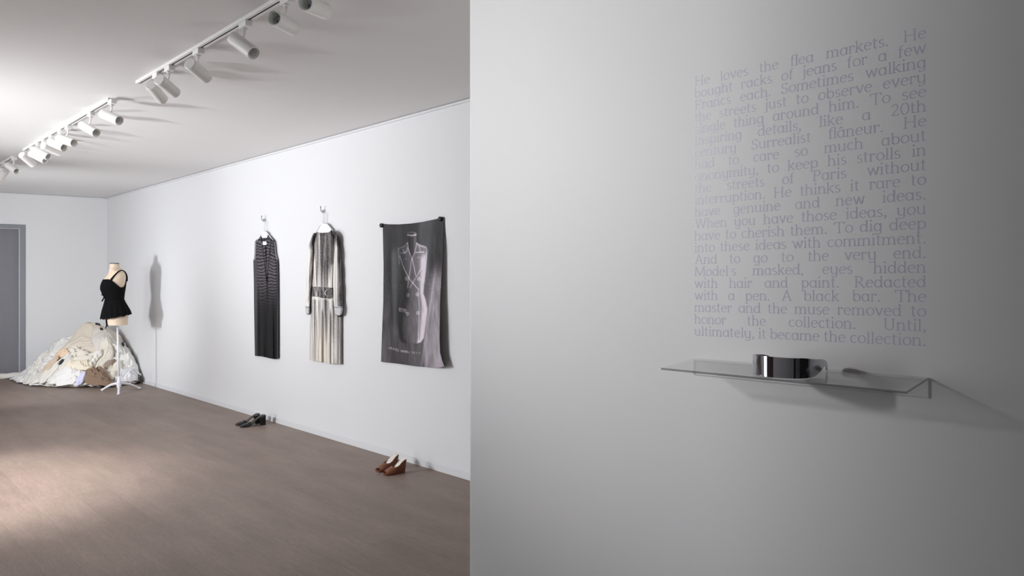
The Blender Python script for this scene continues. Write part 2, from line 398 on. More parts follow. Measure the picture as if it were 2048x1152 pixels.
NEARP = [  # adapter x, back end, lit end (photo coordinates), nearer end lit?
    (313.4, (301.5, 170), (325, 199), False), (338, (318.6, 158.8), (351, 186), False), (395.4, (379.5, 127), (413.6, 156), False),
    (489, (465.7, 75.5), (508, 107), True), (572.5, (588, 57), (547.7, 35), True), (646, (652, 23), (610, 5), True), (735, (768, -22), (715, -42), True)]
NL = ['grey-lit white spotlight at the far end of the near track, hanging lowest', 'second white spotlight from the far end of the near track, beside the end one',
      'third white spotlight from the far end of the near track, standing alone', 'fourth white spotlight from the far end of the near track, glossy streak along its body',
      'fifth spotlight of the near track, its open ribbed mouth facing the camera', 'sixth spotlight of the near track, ribbed mouth cut by the top edge of the photo',
      'seventh spotlight of the near track, just touching the top edge of the photo']
for (a, b, c, nr), lb in zip(NEARP, NL): make_spot(a, b, c, lb, nr)
MIDP = [(223.3, (204, 226.5), (239, 241.5)), (181.4, (163, 249.5), (193, 266)), (135.8, (116, 276.5), (148, 286)), (121, (100, 283.5), (128.5, 296)),
        (103, (86, 291), (118.5, 305)), (88.4, (67.5, 298), (97, 314)), (76.6, (61, 306), (91, 321)), (63.8, (43, 309), (66.5, 329))]
ORD = ['first', 'second', 'third', 'fourth', 'fifth', 'sixth', 'seventh', 'eighth']
for i, (a, b, c) in enumerate(MIDP):
    make_spot(a, b, c, ORD[i] + ' white cylinder spotlight from the near end of the middle ceiling track', i not in (4, 7))
make_spot(28, (15.5, 330), (34, 343), 'white spotlight at the near end of the far track, its lit mouth showing', True)
make_spot(9, (12, 341), (1, 357), 'white spotlight second on the far track, cut by the left edge', False)
make_spot(-8, (-22, 352), (-2, 366), 'third white spotlight of the far track, mostly outside the left edge', False)

# ------------------------------------------------------------------ hanging garments (seen from the crop of the photo they were measured in)
def crop4(x, y): return 480 + x * 0.29520, 410 + y * 0.29514
def crop5(x, y): return 730 + x * 0.29494, 410 + y * 0.29514
def interp(rows, y, k): return np.interp(y, [r[0] for r in rows], [r[k] for r in rows])

def garment(name, rows, top, bottom, nt, nv, bulge, colf, crop, m, parent=None, back=0.006, base=0.012, colb=None):
    """closed cloth piece against the right wall: front sheet + back sheet joined at the rim"""
    T, V = np.meshgrid(np.linspace(0, 1, nt), np.linspace(0, 1, nv))
    yt = np.interp(T, top[0], top[1]); yb = np.interp(T, bottom[0], bottom[1])
    Y = yt + (yb - yt) * V
    X = interp(rows, Y, 1) + (interp(rows, Y, 2) - interp(rows, Y, 1)) * T
    off = base + bulge(T, V, X, Y)
    col = colf(X, Y, T, V)
    PX, PY = crop(X, Y)
    vf = [on_wall(PX[i, j], PY[i, j], off[i, j]) for i in range(nv) for j in range(nt)]
    vb = [on_wall(PX[i, j], PY[i, j], back) for i in range(nv) for j in range(nt)]
    K = nt * nv; f = []
    for i in range(nv - 1):
        for j in range(nt - 1):
            a = i * nt + j; f.append((a, a + 1, a + nt + 1, a + nt)); f.append((K + a, K + a + nt, K + a + nt + 1, K + a + 1))
    rim = [j for j in range(nt)] + [i * nt + nt - 1 for i in range(1, nv)] + [(nv - 1) * nt + j for j in range(nt - 2, -1, -1)] + [i * nt for i in range(nv - 2, 0, -1)]
    for a, b in zip(rim, rim[1:] + rim[:1]): f.append((a, K + a, K + b, b))
    c = lin(np.clip(col, 0, 255)).reshape(-1, 3)
    cb = c if colb is None else np.tile(lin(np.array(colb)), (K, 1))
    return mesh_obj(name, vf + vb, f, m, parent, True, colors=np.vstack([c, cb]))

M_PRINT = mat('printed_jersey', (200, 200, 200), 0.8, attr=True, bump=0.15, bscale=600, spec=0.2)
M_SHEER = mat('sheer_print', (60, 60, 60), 0.7, attr=True, spec=0.2)
M_SILK = mat('printed_silk', (120, 120, 120), 0.5, attr=True, spec=0.4)
M_HANG = mat('hanger_white', (238, 238, 240), 0.35)
M_HOOK = mat('hook_metal', (188, 187, 184), 0.4, metal=0.4)
M_LABEL = mat('label_white', (240, 240, 242), 0.7)
M_DARK = mat('black_lining', (28, 27, 29), 0.75)
M_STEEL = mat('buckle_steel', (222, 222, 226), 0.25, metal=0.8)

def tri(c, n=3): return np.repeat(np.asarray(c, float)[..., None], n, -1)

# --- the dress with moire stripes
dress = empty('hanging_dress', on_wall(532, 590, 0.03), 'long sleeveless black dress with wavy grey stripes on white hanger', 'dress')
d_rows = [(195, 112, 226), (235, 101, 236), (260, 99, 240), (330, 97, 246), (362, 94, 254), (374, 90, 258), (500, 93, 261), (700, 95, 262), (1050, 101, 261)]
d_top = ([0, 0.06, 0.22, 0.32, 0.40, 0.5, 0.60, 0.68, 0.80, 0.95, 1], [250, 238, 218, 206, 218, 224, 216, 200, 212, 232, 248])
d_bot = ([0, 0.15, 0.3, 0.6, 0.8, 1], [1022, 1024, 1026, 1038, 1044, 1040])
def d_bulge(T, V, X, Y):
    rim = np.sqrt(np.clip(1 - (2 * T - 1) ** 2, 0, 1))
    folds = 0.006 * np.sin(T * 17 + 2 * V) + 0.009 * np.exp(-((X - 124) / 6) ** 2) * sstep(380, 600, Y) + 0.005 * np.sin(T * 31 - 3 * V)
    lap = 0.008 * (np.exp(-((X - (140 + (Y - 230) * 0.13)) / 8) ** 2) + np.exp(-((X - (205 - (Y - 230) * 0.08)) / 8) ** 2)) * (1 - sstep(430, 540, Y))
    return rim * (0.034 + folds + lap) * sstep(0, 0.05, V + 0.01)
def d_col(X, Y, T, V):
    wob = 4 * np.sin((X - 168) * 0.075) + 12 * (fbm(X / 24, Y / 55) - 0.5) * 2 - 8 * np.abs((X - 176) / 80) ** 1.3 * (1 - 1.7 * sstep(470, 620, Y))
    wob = wob + 7 * np.exp(-((X - 178) / 8) ** 2) * sstep(490, 560, Y) - 8 * np.exp(-((X - 194) / 8) ** 2) * sstep(480, 560, Y)
    per = 21.5
    st = 0.5 + 0.5 * np.sin(2 * math.pi * (Y + wob) / per)
    st = sstep(0.10, 0.52, st + 0.30 * (fbm(X / 12, Y / 12 + 50) - 0.5))
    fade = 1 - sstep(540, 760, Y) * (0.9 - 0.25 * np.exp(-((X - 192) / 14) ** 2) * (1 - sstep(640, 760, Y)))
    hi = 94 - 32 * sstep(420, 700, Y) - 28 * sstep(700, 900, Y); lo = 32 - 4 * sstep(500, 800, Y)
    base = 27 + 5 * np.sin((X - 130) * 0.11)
    g = (hi * st + lo * (1 - st)) * fade + base * (1 - fade)
    # lapels and the opening down to the V
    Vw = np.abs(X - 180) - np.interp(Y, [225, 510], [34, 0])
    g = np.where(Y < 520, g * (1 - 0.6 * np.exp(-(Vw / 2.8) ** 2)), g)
    ins = sstep(0, -3, Vw) * sstep(375, 395, Y) * (1 - sstep(500, 515, Y))
    g = g * (1 - ins) + ins * (50 + 52 * sstep(-0.2, 0.4, np.sin((X - 172) * 0.62 - (Y - 500) * 0.075)))
    # plain sheer side panels
    lp = sstep(120, 116, X) * sstep(372, 380, Y); g = g * (1 - lp) + lp * (74 - 12 * sstep(600, 1000, Y) + 5 * np.sin(Y * 0.29))
    rp = sstep(250, 254, X) * sstep(372, 380, Y); g = g * (1 - rp) + rp * 74
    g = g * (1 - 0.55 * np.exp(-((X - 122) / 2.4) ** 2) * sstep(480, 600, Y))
    edge = np.minimum(T, 1 - T); g = np.where((Y < 372) & (Y > 250) & (edge < 0.07), 165 - 700 * edge, g)
    c = tri(g); c[..., 1] *= 0.955; return c
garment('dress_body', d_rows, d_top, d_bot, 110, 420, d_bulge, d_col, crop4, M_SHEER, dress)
def wall_box(x0, y0, x1, y1, o0, o1, crop):
    mb = MB(); v = []
    for o in (o0, o1):
        for (x, y) in ((x0, y0), (x1, y0), (x1, y1), (x0, y1)): v.append(on_wall(*crop(x, y), o))
    mb.add(v, [(0, 1, 2, 3), (7, 6, 5, 4), (0, 4, 5, 1), (1, 5, 6, 2), (2, 6, 7, 3), (3, 7, 4, 0)]); return mb
mb = wall_box(155, 247, 179, 271, 0.060, 0.0625, crop4); mb.build('neck_label', M_LABEL, dress, smooth=False)
mb = MB()
for a, b in (((145, 262), (155, 261)), ((179, 261), (188, 259))): mb.tube([on_wall(*crop4(*a), 0.061), on_wall(*crop4(*b), 0.061)], 0.0022, 6)
mb.build('label_stitch', M_LABEL, dress)

def hanger(hx, hy, stem_pts, arms, label, body):
    r = empty('clothes_hanger', on_wall(*crop4(*stem_pts[0]), 0.03), label, 'hanger')
    w4 = lambda p, o=0.030: on_wall(*crop4(*p), o)
    mb = MB()
    for sp in (stem_pts, [(x + 9, y + 2) for x, y in stem_pts]): mb.tube([w4(p) for p in sp], 0.0030, 8)
    mb.build('hook_wire', M_HANG, r)
    mb = MB().tube([w4(p, 0.024) for p in arms], 0.0038, 8); mb.build('shoulder_bar', M_HANG, r)
    # flat white neck piece
    c = [w4(p, 0.027) for p in body]; c2 = [w4(p, 0.033) for p in body]; n = len(c)
    mb = MB().add(c + c2, [tuple(range(n)), tuple(range(n, 2 * n))[::-1]] + [(i, n + i, n + (i + 1) % n, (i + 1) % n) for i in range(n)])
    mb.build('neck_piece', M_HANG, r, smooth=False)
    return r
def wall_hook(x, y, label):
    p = on_wall(*crop4(x, y), 0.0)
    r = empty('wall_hook', p, label, 'hook', 'metal hooks on the right wall')
    mb = MB().box(p + np.array([-0.006, -0.030, -0.020]), p + np.array([0, 0.030, 0.012])); bevel(mb.build('plate', M_HOOK, r, smooth=False), 0.002)
    mb = MB().tube([p + np.array(q) for q in ((-0.004, -0.012, -0.006), (-0.025, -0.012, -0.010), (-0.040, -0.014, 0.002), (-0.042, -0.016, 0.030))], 0.005, 8)
    mb.ball(p + np.array((-0.042, -0.016, 0.033)), 0.008, 10)
    mb.build('peg', M_HOOK, r)
hanger(0, 0, [(164, 106), (163, 150), (164, 178)], [(116, 240), (134, 216), (147, 190), (164, 178), (182, 186), (202, 212), (224, 240)],
       'white hanger holding up the striped black dress', [(146, 190), (158, 180), (172, 180), (185, 188), (188, 206), (182, 222), (150, 224), (144, 208)])
wall_hook(168, 101, 'small metal hook on the wall above the striped black dress')

# --- the long coat printed as fur
coat = empty('hanging_coat', on_wall(651, 590, 0.03), 'long grey and cream coat with fur print and dark belt', 'coat')
def fur(X, Y, dark):
    sp = vnoise(X * 0.8, Y * 0.34) * 0.55 + vnoise(X * 1.1 + 40, Y * 0.75) * 0.45
    sp2 = vnoise(X * 0.17 + 9, Y * 0.006 + 3)
    d = np.clip(dark + (sp - 0.5) * 0.95 * (0.14 + dark) + (sp2 - 0.5) * 0.62, 0, 1)
    a = np.array([232, 227, 221.0]); b = np.array([56, 52, 53.0])
    return a + (b - a) * d[..., None]
def ribbon(X, Y, pts, wd, y0, y1, amp):
    xc = np.interp(Y, [p[1] for p in pts], [p[0] for p in pts])
    return amp * np.exp(-((X - xc) / wd) ** 2) * sstep(y0 - 20, y0 + 20, Y) * (1 - sstep(y1 - 30, y1 + 30, Y))
c_rows = [(165, 500, 642), (200, 497, 641), (300, 497, 640), (420, 492, 634), (555, 485, 629), (628, 483, 632), (700, 480, 641), (735, 478, 655), (750, 477, 686), (800, 475, 687), (1080, 471, 688)]
c_top = ([0, 0.12, 0.22, 0.32, 0.5, 0.66, 0.78, 0.9, 1], [222, 190, 178, 184, 188, 182, 172, 182, 205])
c_bot = ([0, 0.1, 0.3, 0.5, 0.75, 1], [1046, 1056, 1060, 1072, 1076, 1080])
def c_bulge(T, V, X, Y):
    rim = np.sqrt(np.clip(1 - (2 * T - 1) ** 2, 0, 1))
    sk = sstep(640, 760, Y)
    folds = sk * (0.008 * np.sin((X - 470) * 0.105) + 0.005 * np.sin((X - 470) * 0.24 + 1)) + (1 - sk) * 0.004 * np.sin((X - 470) * 0.13)
    waist = -0.012 * np.exp(-((Y - 592) / 50) ** 2)
    return rim * (0.045 + folds + waist) * sstep(-0.01, 0.04, V)
def c_col(X, Y, T, V):
    up = 1 - sstep(520, 640, Y)
    dk = up * (0.86 - 0.35 * sstep(380, 560, Y)) * np.exp(-((X - 585) / 74) ** 4)
    dk = dk + up * 0.25 * np.exp(-((X - 512) / 10) ** 2) * (Y < 560)
    dk = dk - ribbon(X, Y, [(536, 190), (538, 330), (536, 560)], 7, 180, 640, 0.42) - ribbon(X, Y, [(582, 200), (574, 330), (572, 420)], 5, 195, 380, 0.30)
    dk = dk - ribbon(X, Y, [(640, 260), (628, 400), (610, 560)], 15, 400, 640, 0.55) - ribbon(X, Y, [(500, 300), (508, 420), (514, 560)], 5, 330, 620, 0.5)
    sk = sstep(628, 650, Y)
    bands = (0.62 * np.exp(-((X - 585) / 17) ** 2) + 0.58 * np.exp(-((X - 508) / 10) ** 2) + 0.5 * np.exp(-((X - 632) / 15) ** 2)
             + 0.36 * np.exp(-((X - 486) / 7) ** 2) + 0.40 * np.exp(-((X - 664) / 12) ** 2) + 0.22 * np.exp(-((X - 535) / 7) ** 2))
    dk = dk + sk * bands * 1.15 * (1 - 0.80 * sstep(640, 1000, Y)) + sk * 0.04
    dk = dk + sk * 0.22 * sstep(600, 690, X) * sstep(760, 900, Y)
    c = fur(X, Y, np.clip(dk, 0, 1))
    warm = sk * sstep(700, 1000, Y) * np.exp(-((X - 545) / 60) ** 2); c = c * (1 - warm[..., None] * np.array([0.0, 0.02, 0.05]))
    return c
garment('coat_body', c_rows, c_top, c_bot, 190, 620, c_bulge, c_col, crop4, M_PRINT, coat)
sl_rows = [(188, 500, 504), (212, 487, 503), (240, 477, 501), (270, 468, 498), (350, 462, 497), (450, 455, 490), (560, 449, 484), (640, 445, 478), (700, 443, 474), (742, 446, 472)]
sr_rows = [(168, 612, 640), (190, 628, 655), (215, 638, 668), (300, 640, 679), (420, 633, 687), (500, 629, 691), (640, 632, 696), (690, 635, 698), (752, 642, 690)]
def s_bulge(T, V, X, Y):
    rim = np.sqrt(np.clip(1 - (2 * T - 1) ** 2, 0, 1)); return rim * (0.046 + 0.004 * np.sin(Y * 0.05 + T * 5))
def sl_col(X, Y, T, V):
    dk = 0.42 * np.exp(-((T - 0.62) / 0.25) ** 2) * (1 - sstep(560, 690, Y)) + 0.62 * (1 - sstep(225, 330, Y)) + 0.42 * sstep(560, 690, Y) * np.exp(-((T - 0.95) / 0.2) ** 2) + 0.08
    return fur(X, Y, dk)
def sr_col(X, Y, T, V):
    dk = 0.85 * (1 - sstep(200, 300, Y)) + 0.82 * np.exp(-((T - 0.78) / 0.32) ** 2) * (1 - 0.25 * sstep(540, 690, Y)) - 0.5 * np.exp(-((T - 0.04) / 0.18) ** 2) * sstep(280, 330, Y)
    dk = dk - 0.55 * np.exp(-((T - 0.62 - (Y - 170) * 0.0018) / 0.07) ** 2) * (1 - sstep(230, 280, Y))
    return fur(X, Y, np.clip(dk, 0, 1))
sl = garment('sleeve', sl_rows, ([0, 1], [190, 190]), ([0, 1], [690, 690]), 40, 300, s_bulge, sl_col, crop4, M_PRINT, coat)
sr = garment('sleeve', sr_rows, ([0, 0.5, 1], [172, 176, 206]), ([0, 1], [690, 690]), 50, 300, s_bulge, sr_col, crop4, M_PRINT, coat)
def cuff_col(X, Y, T, V):
    g = 196 + 14 * (fbm(X / 9, Y / 9) - 0.5) - 70 * np.exp(-((Y - 692 - 3 * np.sin(T * 3)) / 3.0) ** 2); c = tri(g); c[..., 2] *= 1.01; return c
def cuff_bulge(T, V, X, Y):
    rim = np.sqrt(np.clip(1 - (2 * T - 1) ** 2, 0, 1)); return rim * (0.052 + 0.003 * np.sin(T * 9))
garment('cuff', [(680, 442.5, 475.5), (742, 446, 473)], ([0, 1], [684, 686]), ([0, 0.6, 1], [733, 738, 736]), 18, 20, cuff_bulge, cuff_col, crop4, M_PRINT, sl)
garment('cuff', [(680, 634, 699), (712, 637, 698), (748, 644, 688)], ([0, 1], [684, 690]), ([0, 0.3, 0.7, 1], [733, 744, 750, 740]), 22, 22, cuff_bulge, cuff_col, crop4, M_PRINT, sr)
def blk(X, Y, T, V): return np.stack([0 * X + 30, 0 * X + 29, 0 * X + 31], -1)
lb = lambda T, V, X, Y: 0.03 * np.sqrt(np.clip(1 - (2 * T - 1) ** 2, 0, 1))
tag(garment('cuff_lining', [(730, 450, 471), (745, 456, 472)], ([0, 1], [730, 731]), ([0, 1], [742, 740]), 10, 6, lb, blk, crop4, M_PRINT, sl), 'black lining below the cuff')
tag(garment('cuff_lining', [(728, 640, 688), (760, 641, 688)], ([0, 1], [732, 738]), ([0, 1], [757, 758]), 10, 6, lb, blk, crop4, M_PRINT, sr), 'black lining below the cuff')
def belt_col(X, Y, T, V):
    dk = 0.72 + 0.2 * np.sin(X * 0.22 + 1.3 * np.sin(Y * 0.06)) * sstep(640, 540, X) - ribbon(X, Y, [(520, 500), (520, 700)], 4, 400, 800, 0.55) + 0.10 * sstep(560, 600, X)
    e = np.minimum(np.abs(Y - (553 + 0.07 * (X - 485))), np.abs(Y - (624 + 0.07 * (X - 485)))); dk = dk + 0.15 * np.exp(-(e / 3) ** 2)
    c = fur(X, Y, np.clip(dk, 0, 0.86)); return c
belt = garment('belt', [(540, 484, 630), (640, 484, 631)], ([0, 1], [553, 562]), ([0, 0.4, 0.45, 0.8, 1], [619, 624, 629, 634, 622]), 50, 24,
               lambda T, V, X, Y: 0.008 + 0.045 * np.sqrt(np.clip(1 - (2 * T - 1) ** 2, 0, 1)) * 1.0, belt_col, crop4, M_PRINT, coat)
mb = MB().tube([on_wall(*crop4(*p), 0.072) for p in ((587, 576), (581, 586), (577, 598), (580, 608), (586, 615))], [0.002, 0.004, 0.0045, 0.004, 0.002], 8)
tag(mb.build('buckle', M_STEEL, belt), 'small pale curved buckle')
hanger(0, 0, [(566, 50), (564, 90), (562, 126)], [(500, 205), (518, 180), (545, 134), (566, 126), (592, 129), (618, 160), (638, 186)],
       'white hanger holding up the fur print coat', [(524, 176), (548, 134), (566, 126), (590, 129), (620, 164), (612, 178), (598, 186), (552, 189), (530, 186)])
wall_hook(568, 41, 'small metal hook on the wall above the fur print coat')

# --- printed silk scarf
scarf = empty('printed_scarf', on_wall(828, 590, 0.02), 'large dark grey scarf printed with a tailored jacket on a dress form', 'scarf')
k_rows = [(70, 121, 537), (130, 120, 535), (400, 126, 526), (650, 124, 512), (900, 114, 508), (1000, 111, 512), (1060, 109, 528), (1110, 112, 548)]
k_top = ([0, 0.1, 0.25, 0.45, 0.65, 0.85, 1], [128, 131, 132, 126, 115, 97, 82])
k_bot = ([0, 0.06, 0.25, 0.5, 0.75, 0.9, 1], [1062, 1066, 1074, 1090, 1100, 1104, 1092])
def k_bulge(T, V, X, Y):
    pin = np.minimum(np.hypot(T, V * 2), np.hypot(1 - T, V * 2)); away = sstep(0.0, 0.5, pin)
    r = 0.016 * np.sin(T * 13 + V * 2.2) + 0.012 * np.exp(-((T - (0.93 - 0.22 * V)) / 0.035) ** 2) * sstep(0.15, 0.5, V) + 0.010 * np.exp(-((T - (0.10 + 0.12 * V)) / 0.05) ** 2) * (V > 0.05)
    sag = 0.012 * np.sin(np.pi * T) * (1 - V)
    curl = 0.036 * sstep(0.86, 1.0, T) * sstep(0.2, 0.9, V)
    return away * (0.014 + 0.6 * r + sag + curl)
def k_seg(X, Y, pts, wd, amp):
    out = np.zeros_like(X)
    for (x1, y1), (x2, y2) in zip(pts, pts[1:]):
        dx, dy = x2 - x1, y2 - y1; t = np.clip(((X - x1) * dx + (Y - y1) * dy) / (dx * dx + dy * dy), 0, 1)
        out = np.maximum(out, np.exp(-(np.hypot(X - x1 - t * dx, Y - y1 - t * dy) / (wd * 1.25)) ** 2))
    return amp * out
def k_col(X, Y, T, V):
    g = 58 + 36 * (fbm(X / 40, Y / 140) - 0.5) + 14 * sstep(0.2, 0.0, T)
    g = g + 24 * sstep(560, 1000, Y) + 78 * sstep(0.55, 0.95, T) * sstep(330, 560, Y) * (0.7 + 0.6 * fbm(X / 22, Y / 160))
    g = g - 24 * np.exp(-((X - 200) / 40) ** 2) * sstep(150, 420, Y) * (1 - sstep(700, 900, Y))
    # pale streaks down the right side, one following the fold
    g = g + 26 * np.exp(-((X - (490 - (Y - 350) * 0.145)) / 8) ** 2) * sstep(360, 520, Y) + 24 * np.exp(-((X - (470 + (Y - 130) * 0.02 - (Y > 300) * 6)) / 9) ** 2) * sstep(160, 240, Y) * (1 - sstep(330, 430, Y))
    g = g + 34 * np.exp(-((X - 415) / 14) ** 2) * sstep(820, 980, Y) + 20 * (vnoise(X / 3, Y / 50) - 0.5) * sstep(450, 700, Y)
    # the jacketed form
    cx = np.interp(Y, [200, 290, 420, 560, 640, 720, 800, 935], [322, 318, 322, 330, 334, 328, 318, 316])
    hl = np.interp(Y, [255, 285, 320, 420, 520, 600, 700, 800, 900, 930, 945], [26, 92, 92, 88, 78, 66, 92, 92, 86, 70, 30])
    hr = np.interp(Y, [255, 285, 320, 420, 520, 600, 700, 800, 900, 930, 945], [26, 100, 104, 92, 76, 66, 96, 98, 84, 66, 30])
    e = np.where(X < cx, (cx - X) / hl, (X - cx) / hr)
    inb = (1 - sstep(0.94, 1.04, e)) * sstep(250, 268, Y) * (1 - sstep(925, 945, Y))
    side = np.clip((X - cx) / hr, -1, 1)
    gj = 98 + 22 * side + 16 * (vnoise(X / 2.2, Y / 30) - 0.5) + 14 * (fbm(X / 12, Y / 60) - 0.5) + 92 * np.exp(-((side - 0.80) / 0.22) ** 2) * (0.75 + 0.5 * vnoise(X / 5, Y / 40)) * sstep(300, 380, Y) - 34 * np.exp(-((side + 0.8) / 0.3) ** 2)
    gj = gj + 30 * np.exp(-((side + 0.98) / 0.05) ** 2) * sstep(280, 330, Y) * (1 - sstep(420, 480, Y))
    g = g * (1 - inb) + gj * inb
    # neck stump
    nk = (1 - sstep(0.9, 1.02, np.abs(X - 319) / np.interp(Y, [185, 260, 330], [31, 35, 12]))) * sstep(182, 192, Y) * (1 - sstep(330, 375, Y))
    gn = 66 + 40 * np.exp(-((X - 340) / 10) ** 2) - 20 * np.exp(-((X - 300) / 8) ** 2); g = g * (1 - nk) + gn * nk
    L = k_seg(X, Y, [(290, 203), (318, 207), (347, 201)], 4, 95) + k_seg(X, Y, [(290, 188), (320, 184), (346, 188)], 2.5, 45)
    L = L + k_seg(X, Y, [(288, 258), (262, 282), (226, 296), (228, 330), (232, 400)], 4, 50) + k_seg(X, Y, [(352, 258), (372, 276), (412, 284), (422, 300), (416, 400), (400, 520)], 5, 55)
    L = L + k_seg(X, Y, [(288, 258), (300, 320), (322, 372), (345, 480)], 2.6, 66) + k_seg(X, Y, [(352, 258), (338, 320), (316, 372), (302, 470), (288, 560)], 2.6, 62)
    L = L + k_seg(X, Y, [(236, 345), (262, 425), (300, 500), (362, 572)], 2.6, 72) + k_seg(X, Y, [(404, 345), (382, 430), (345, 492), (305, 560)], 2.6, 56)
    L = L + k_seg(X, Y, [(258, 300), (266, 322), (284, 314), (288, 290)], 3, 48) + k_seg(X, Y, [(240, 326), (276, 324)], 2.2, 60) + k_seg(X, Y, [(345, 322), (368, 320), (398, 318)], 2.6, 80) + k_seg(X, Y, [(366, 280), (376, 318)], 3, 46)
    L = L + k_seg(X, Y, [(262, 368), (282, 366)], 4, 22) + k_seg(X, Y, [(352, 356), (372, 354)], 4, 24)
    L = L + 34 * sstep(2, -2, np.abs((Y - 711) - 0.28 * (X - 255)) - 9) * sstep(2, -2, np.abs(X - 255) - 24) + k_seg(X, Y, [(232, 698), (280, 711)], 3, 40) + k_seg(X, Y, [(232, 716), (280, 729)], 3, 40) + k_seg(X, Y, [(232, 700), (236, 720)], 3, 40)
    L = L + k_seg(X, Y, [(360, 580), (368, 700), (360, 930)], 3, 48) + k_seg(X, Y, [(262, 740), (262, 920)], 2.5, 20)
    for bx, by in ((280, 500), (364, 500), (291, 610), (354, 606), (288, 736), (358, 732)):
        rr = np.hypot((X - bx) / 9.5, (Y - by) / 12.5); L = L + 62 * np.exp(-((rr - 0.75) / 0.30) ** 2) + 30 * np.exp(-((np.hypot(X - bx, Y - by) - 1) / 2.5) ** 2)
    g = g + L
    # speckled floor of the printed photograph
    sp = (vnoise(X * 0.9 + 31, Y * 0.9) > 0.80) * vnoise(X * 0.2, Y * 0.2)
    g = g + 60 * sp * (1 - inb) * np.exp(-((Y - 520) / 150) ** 2)
    g = (g - 80) * 1.42 + 70
    c = tri(np.clip(g, 24, 228)); c[..., 0] *= 1.0; c[..., 1] *= 0.945; c[..., 2] *= 0.99
    rim = np.minimum(T, 1 - T); c = np.where((rim < 0.006)[..., None], 30.0, c)
    return c
garment('scarf_cloth', k_rows, k_top, k_bot, 170, 380, k_bulge, k_col, crop5, M_SILK, scarf, back=0.004, base=0.008, colb=(120, 118, 114))
# hand lettering near the hem of the scarf
M_INK = mat('white_ink', (226, 222, 226), 0.6)
HAND = {'M': [[(0, 0), (.1, 1), (.5, .3), (.9, 1), (1, 0)]], 'A': [[(0, 0), (.5, 1), (1, 0)], [(.2, .4), (.8, .4)]], 'R': [[(0, 0), (0, 1), (.8, .85), (.7, .55), (0, .5), (.9, 0)]],
        'I': [[(.5, 0), (.5, 1)]], 'N': [[(0, 0), (0, 1), (.9, 0), (.9, 1)]], 'T': [[(0, 1), (1, 1)], [(.5, 1), (.5, 0)]], 'G': [[(.95, .8), (.5, 1), (0, .5), (.4, 0), (.9, .15), (.9, .45), (.5, .45)]],
        'E': [[(.8, 1), (0, 1), (0, 0), (.8, 0)], [(0, .5), (.6, .5)]], 'L': [[(0, 1), (0, 0), (.8, 0)]], 'S': [[(.9, .85), (.4, 1), (.1, .75), (.8, .3), (.5, 0), (0, .15)]], 'O': [[(.5, 1), (0, .5), (.5, 0), (1, .5), (.5, 1)]],
        'P': [[(0, 0), (0, 1), (.85, .8), (.7, .5), (0, .45)]], '0': [[(.5, 1), (.05, .5), (.5, 0), (.95, .5), (.5, 1)]], '5': [[(.9, 1), (.1, 1), (.1, .6), (.8, .5), (.7, .05), (0, 0)]], "'": [[(.5, 1), (.45, .7)]]}
mb = MB(); random.seed(3)
xx = 160.0
for ch in "MARIA ELL MARGELA 'SOLA 05":
    if ch != ' ':
        yb_ = np.interp(xx, [160, 260, 400], [975, 1000, 1015]); h = random.uniform(11, 16); wd = 6.6
        k0 = random.uniform(-1.5, 1.5)
        for st in HAND[ch]:
            pts = []
            for (a, b) in st:
                X = xx + a * wd; Y = yb_ - b * h + k0
                T_ = np.clip((X - interp(k_rows, Y, 1)) / (interp(k_rows, Y, 2) - interp(k_rows, Y, 1)), 0, 1)
                y0, y1 = np.interp(T_, *k_top), np.interp(T_, *k_bot); V_ = (Y - y0) / (y1 - y0)
                pts.append(on_wall(*crop5(X, Y), 0.0095 + float(k_bulge(np.array(T_), np.array(V_), X, Y))))
            mb.tube(pts, 0.0016, 5)
    xx += 9.2 if ch not in "I' " else 6.0
tag(mb.build('hand_lettering', M_INK, scarf), 'white handwritten line near the hem')
M_PIN = mat('black_pin', (24, 23, 24), 0.4)
for (x, y), lb_ in (((122, 139), 'round black pin at the upper left corner of the printed scarf'), ((521, 95), 'round black pin at the upper right corner of the printed scarf')):
    p = on_wall(*crop5(x, y), 0.0)
    v, f = spin([(-0.011, 0), (-0.011, 0.016), (0.005, 0.018), (0.009, 0.015), (0.010, 0)], p + np.array([-0.016, 0, 0]), np.array([-1.0, 0, 0]), 18)
    o = mesh_obj('round_pin', v, f, M_PIN); tag(o, lb_, 'pin', 'black pins holding the scarf')

# ------------------------------------------------------------------ dress form with the black top
B0 = on_floor(238, 784); KZ = float((B0 - OV) @ DV) / F
_h = np.array([B0[0], B0[1], 0.0]); DF = _h / np.linalg.norm(_h); RF = np.array([DF[1], -DF[0], 0.0])    # the form stands side-on to the camera, facing left
KX = KZ * float(DF @ DV)
_a = math.radians(9); RF, DF = RF * math.cos(_a) + DF * math.sin(_a), DF * math.cos(_a) - RF * math.sin(_a)      # its front turned a little to the camera
def fpos(x, y, side=0.0): return B0 + RF * ((x - 238) * KX) + DF * side + np.array([0, 0, EYE - (y - HY) * KZ])
M_LINEN = mat('form_linen', (232, 210, 186), 0.8, bump=0.2, bscale=500)
M_WHITE = mat('stand_white', (236, 236, 242), 0.35)
M_BLACK = mat('black_knit', (13, 13, 14), 0.9, bump=0.3, bscale=400, spec=0.15)
M_LACE = mat('black_lace', (44, 30, 30), 0.9)
form = empty('dress_form', B0, 'cream dress form on a white pole stand, dressed in black', 'dress form')
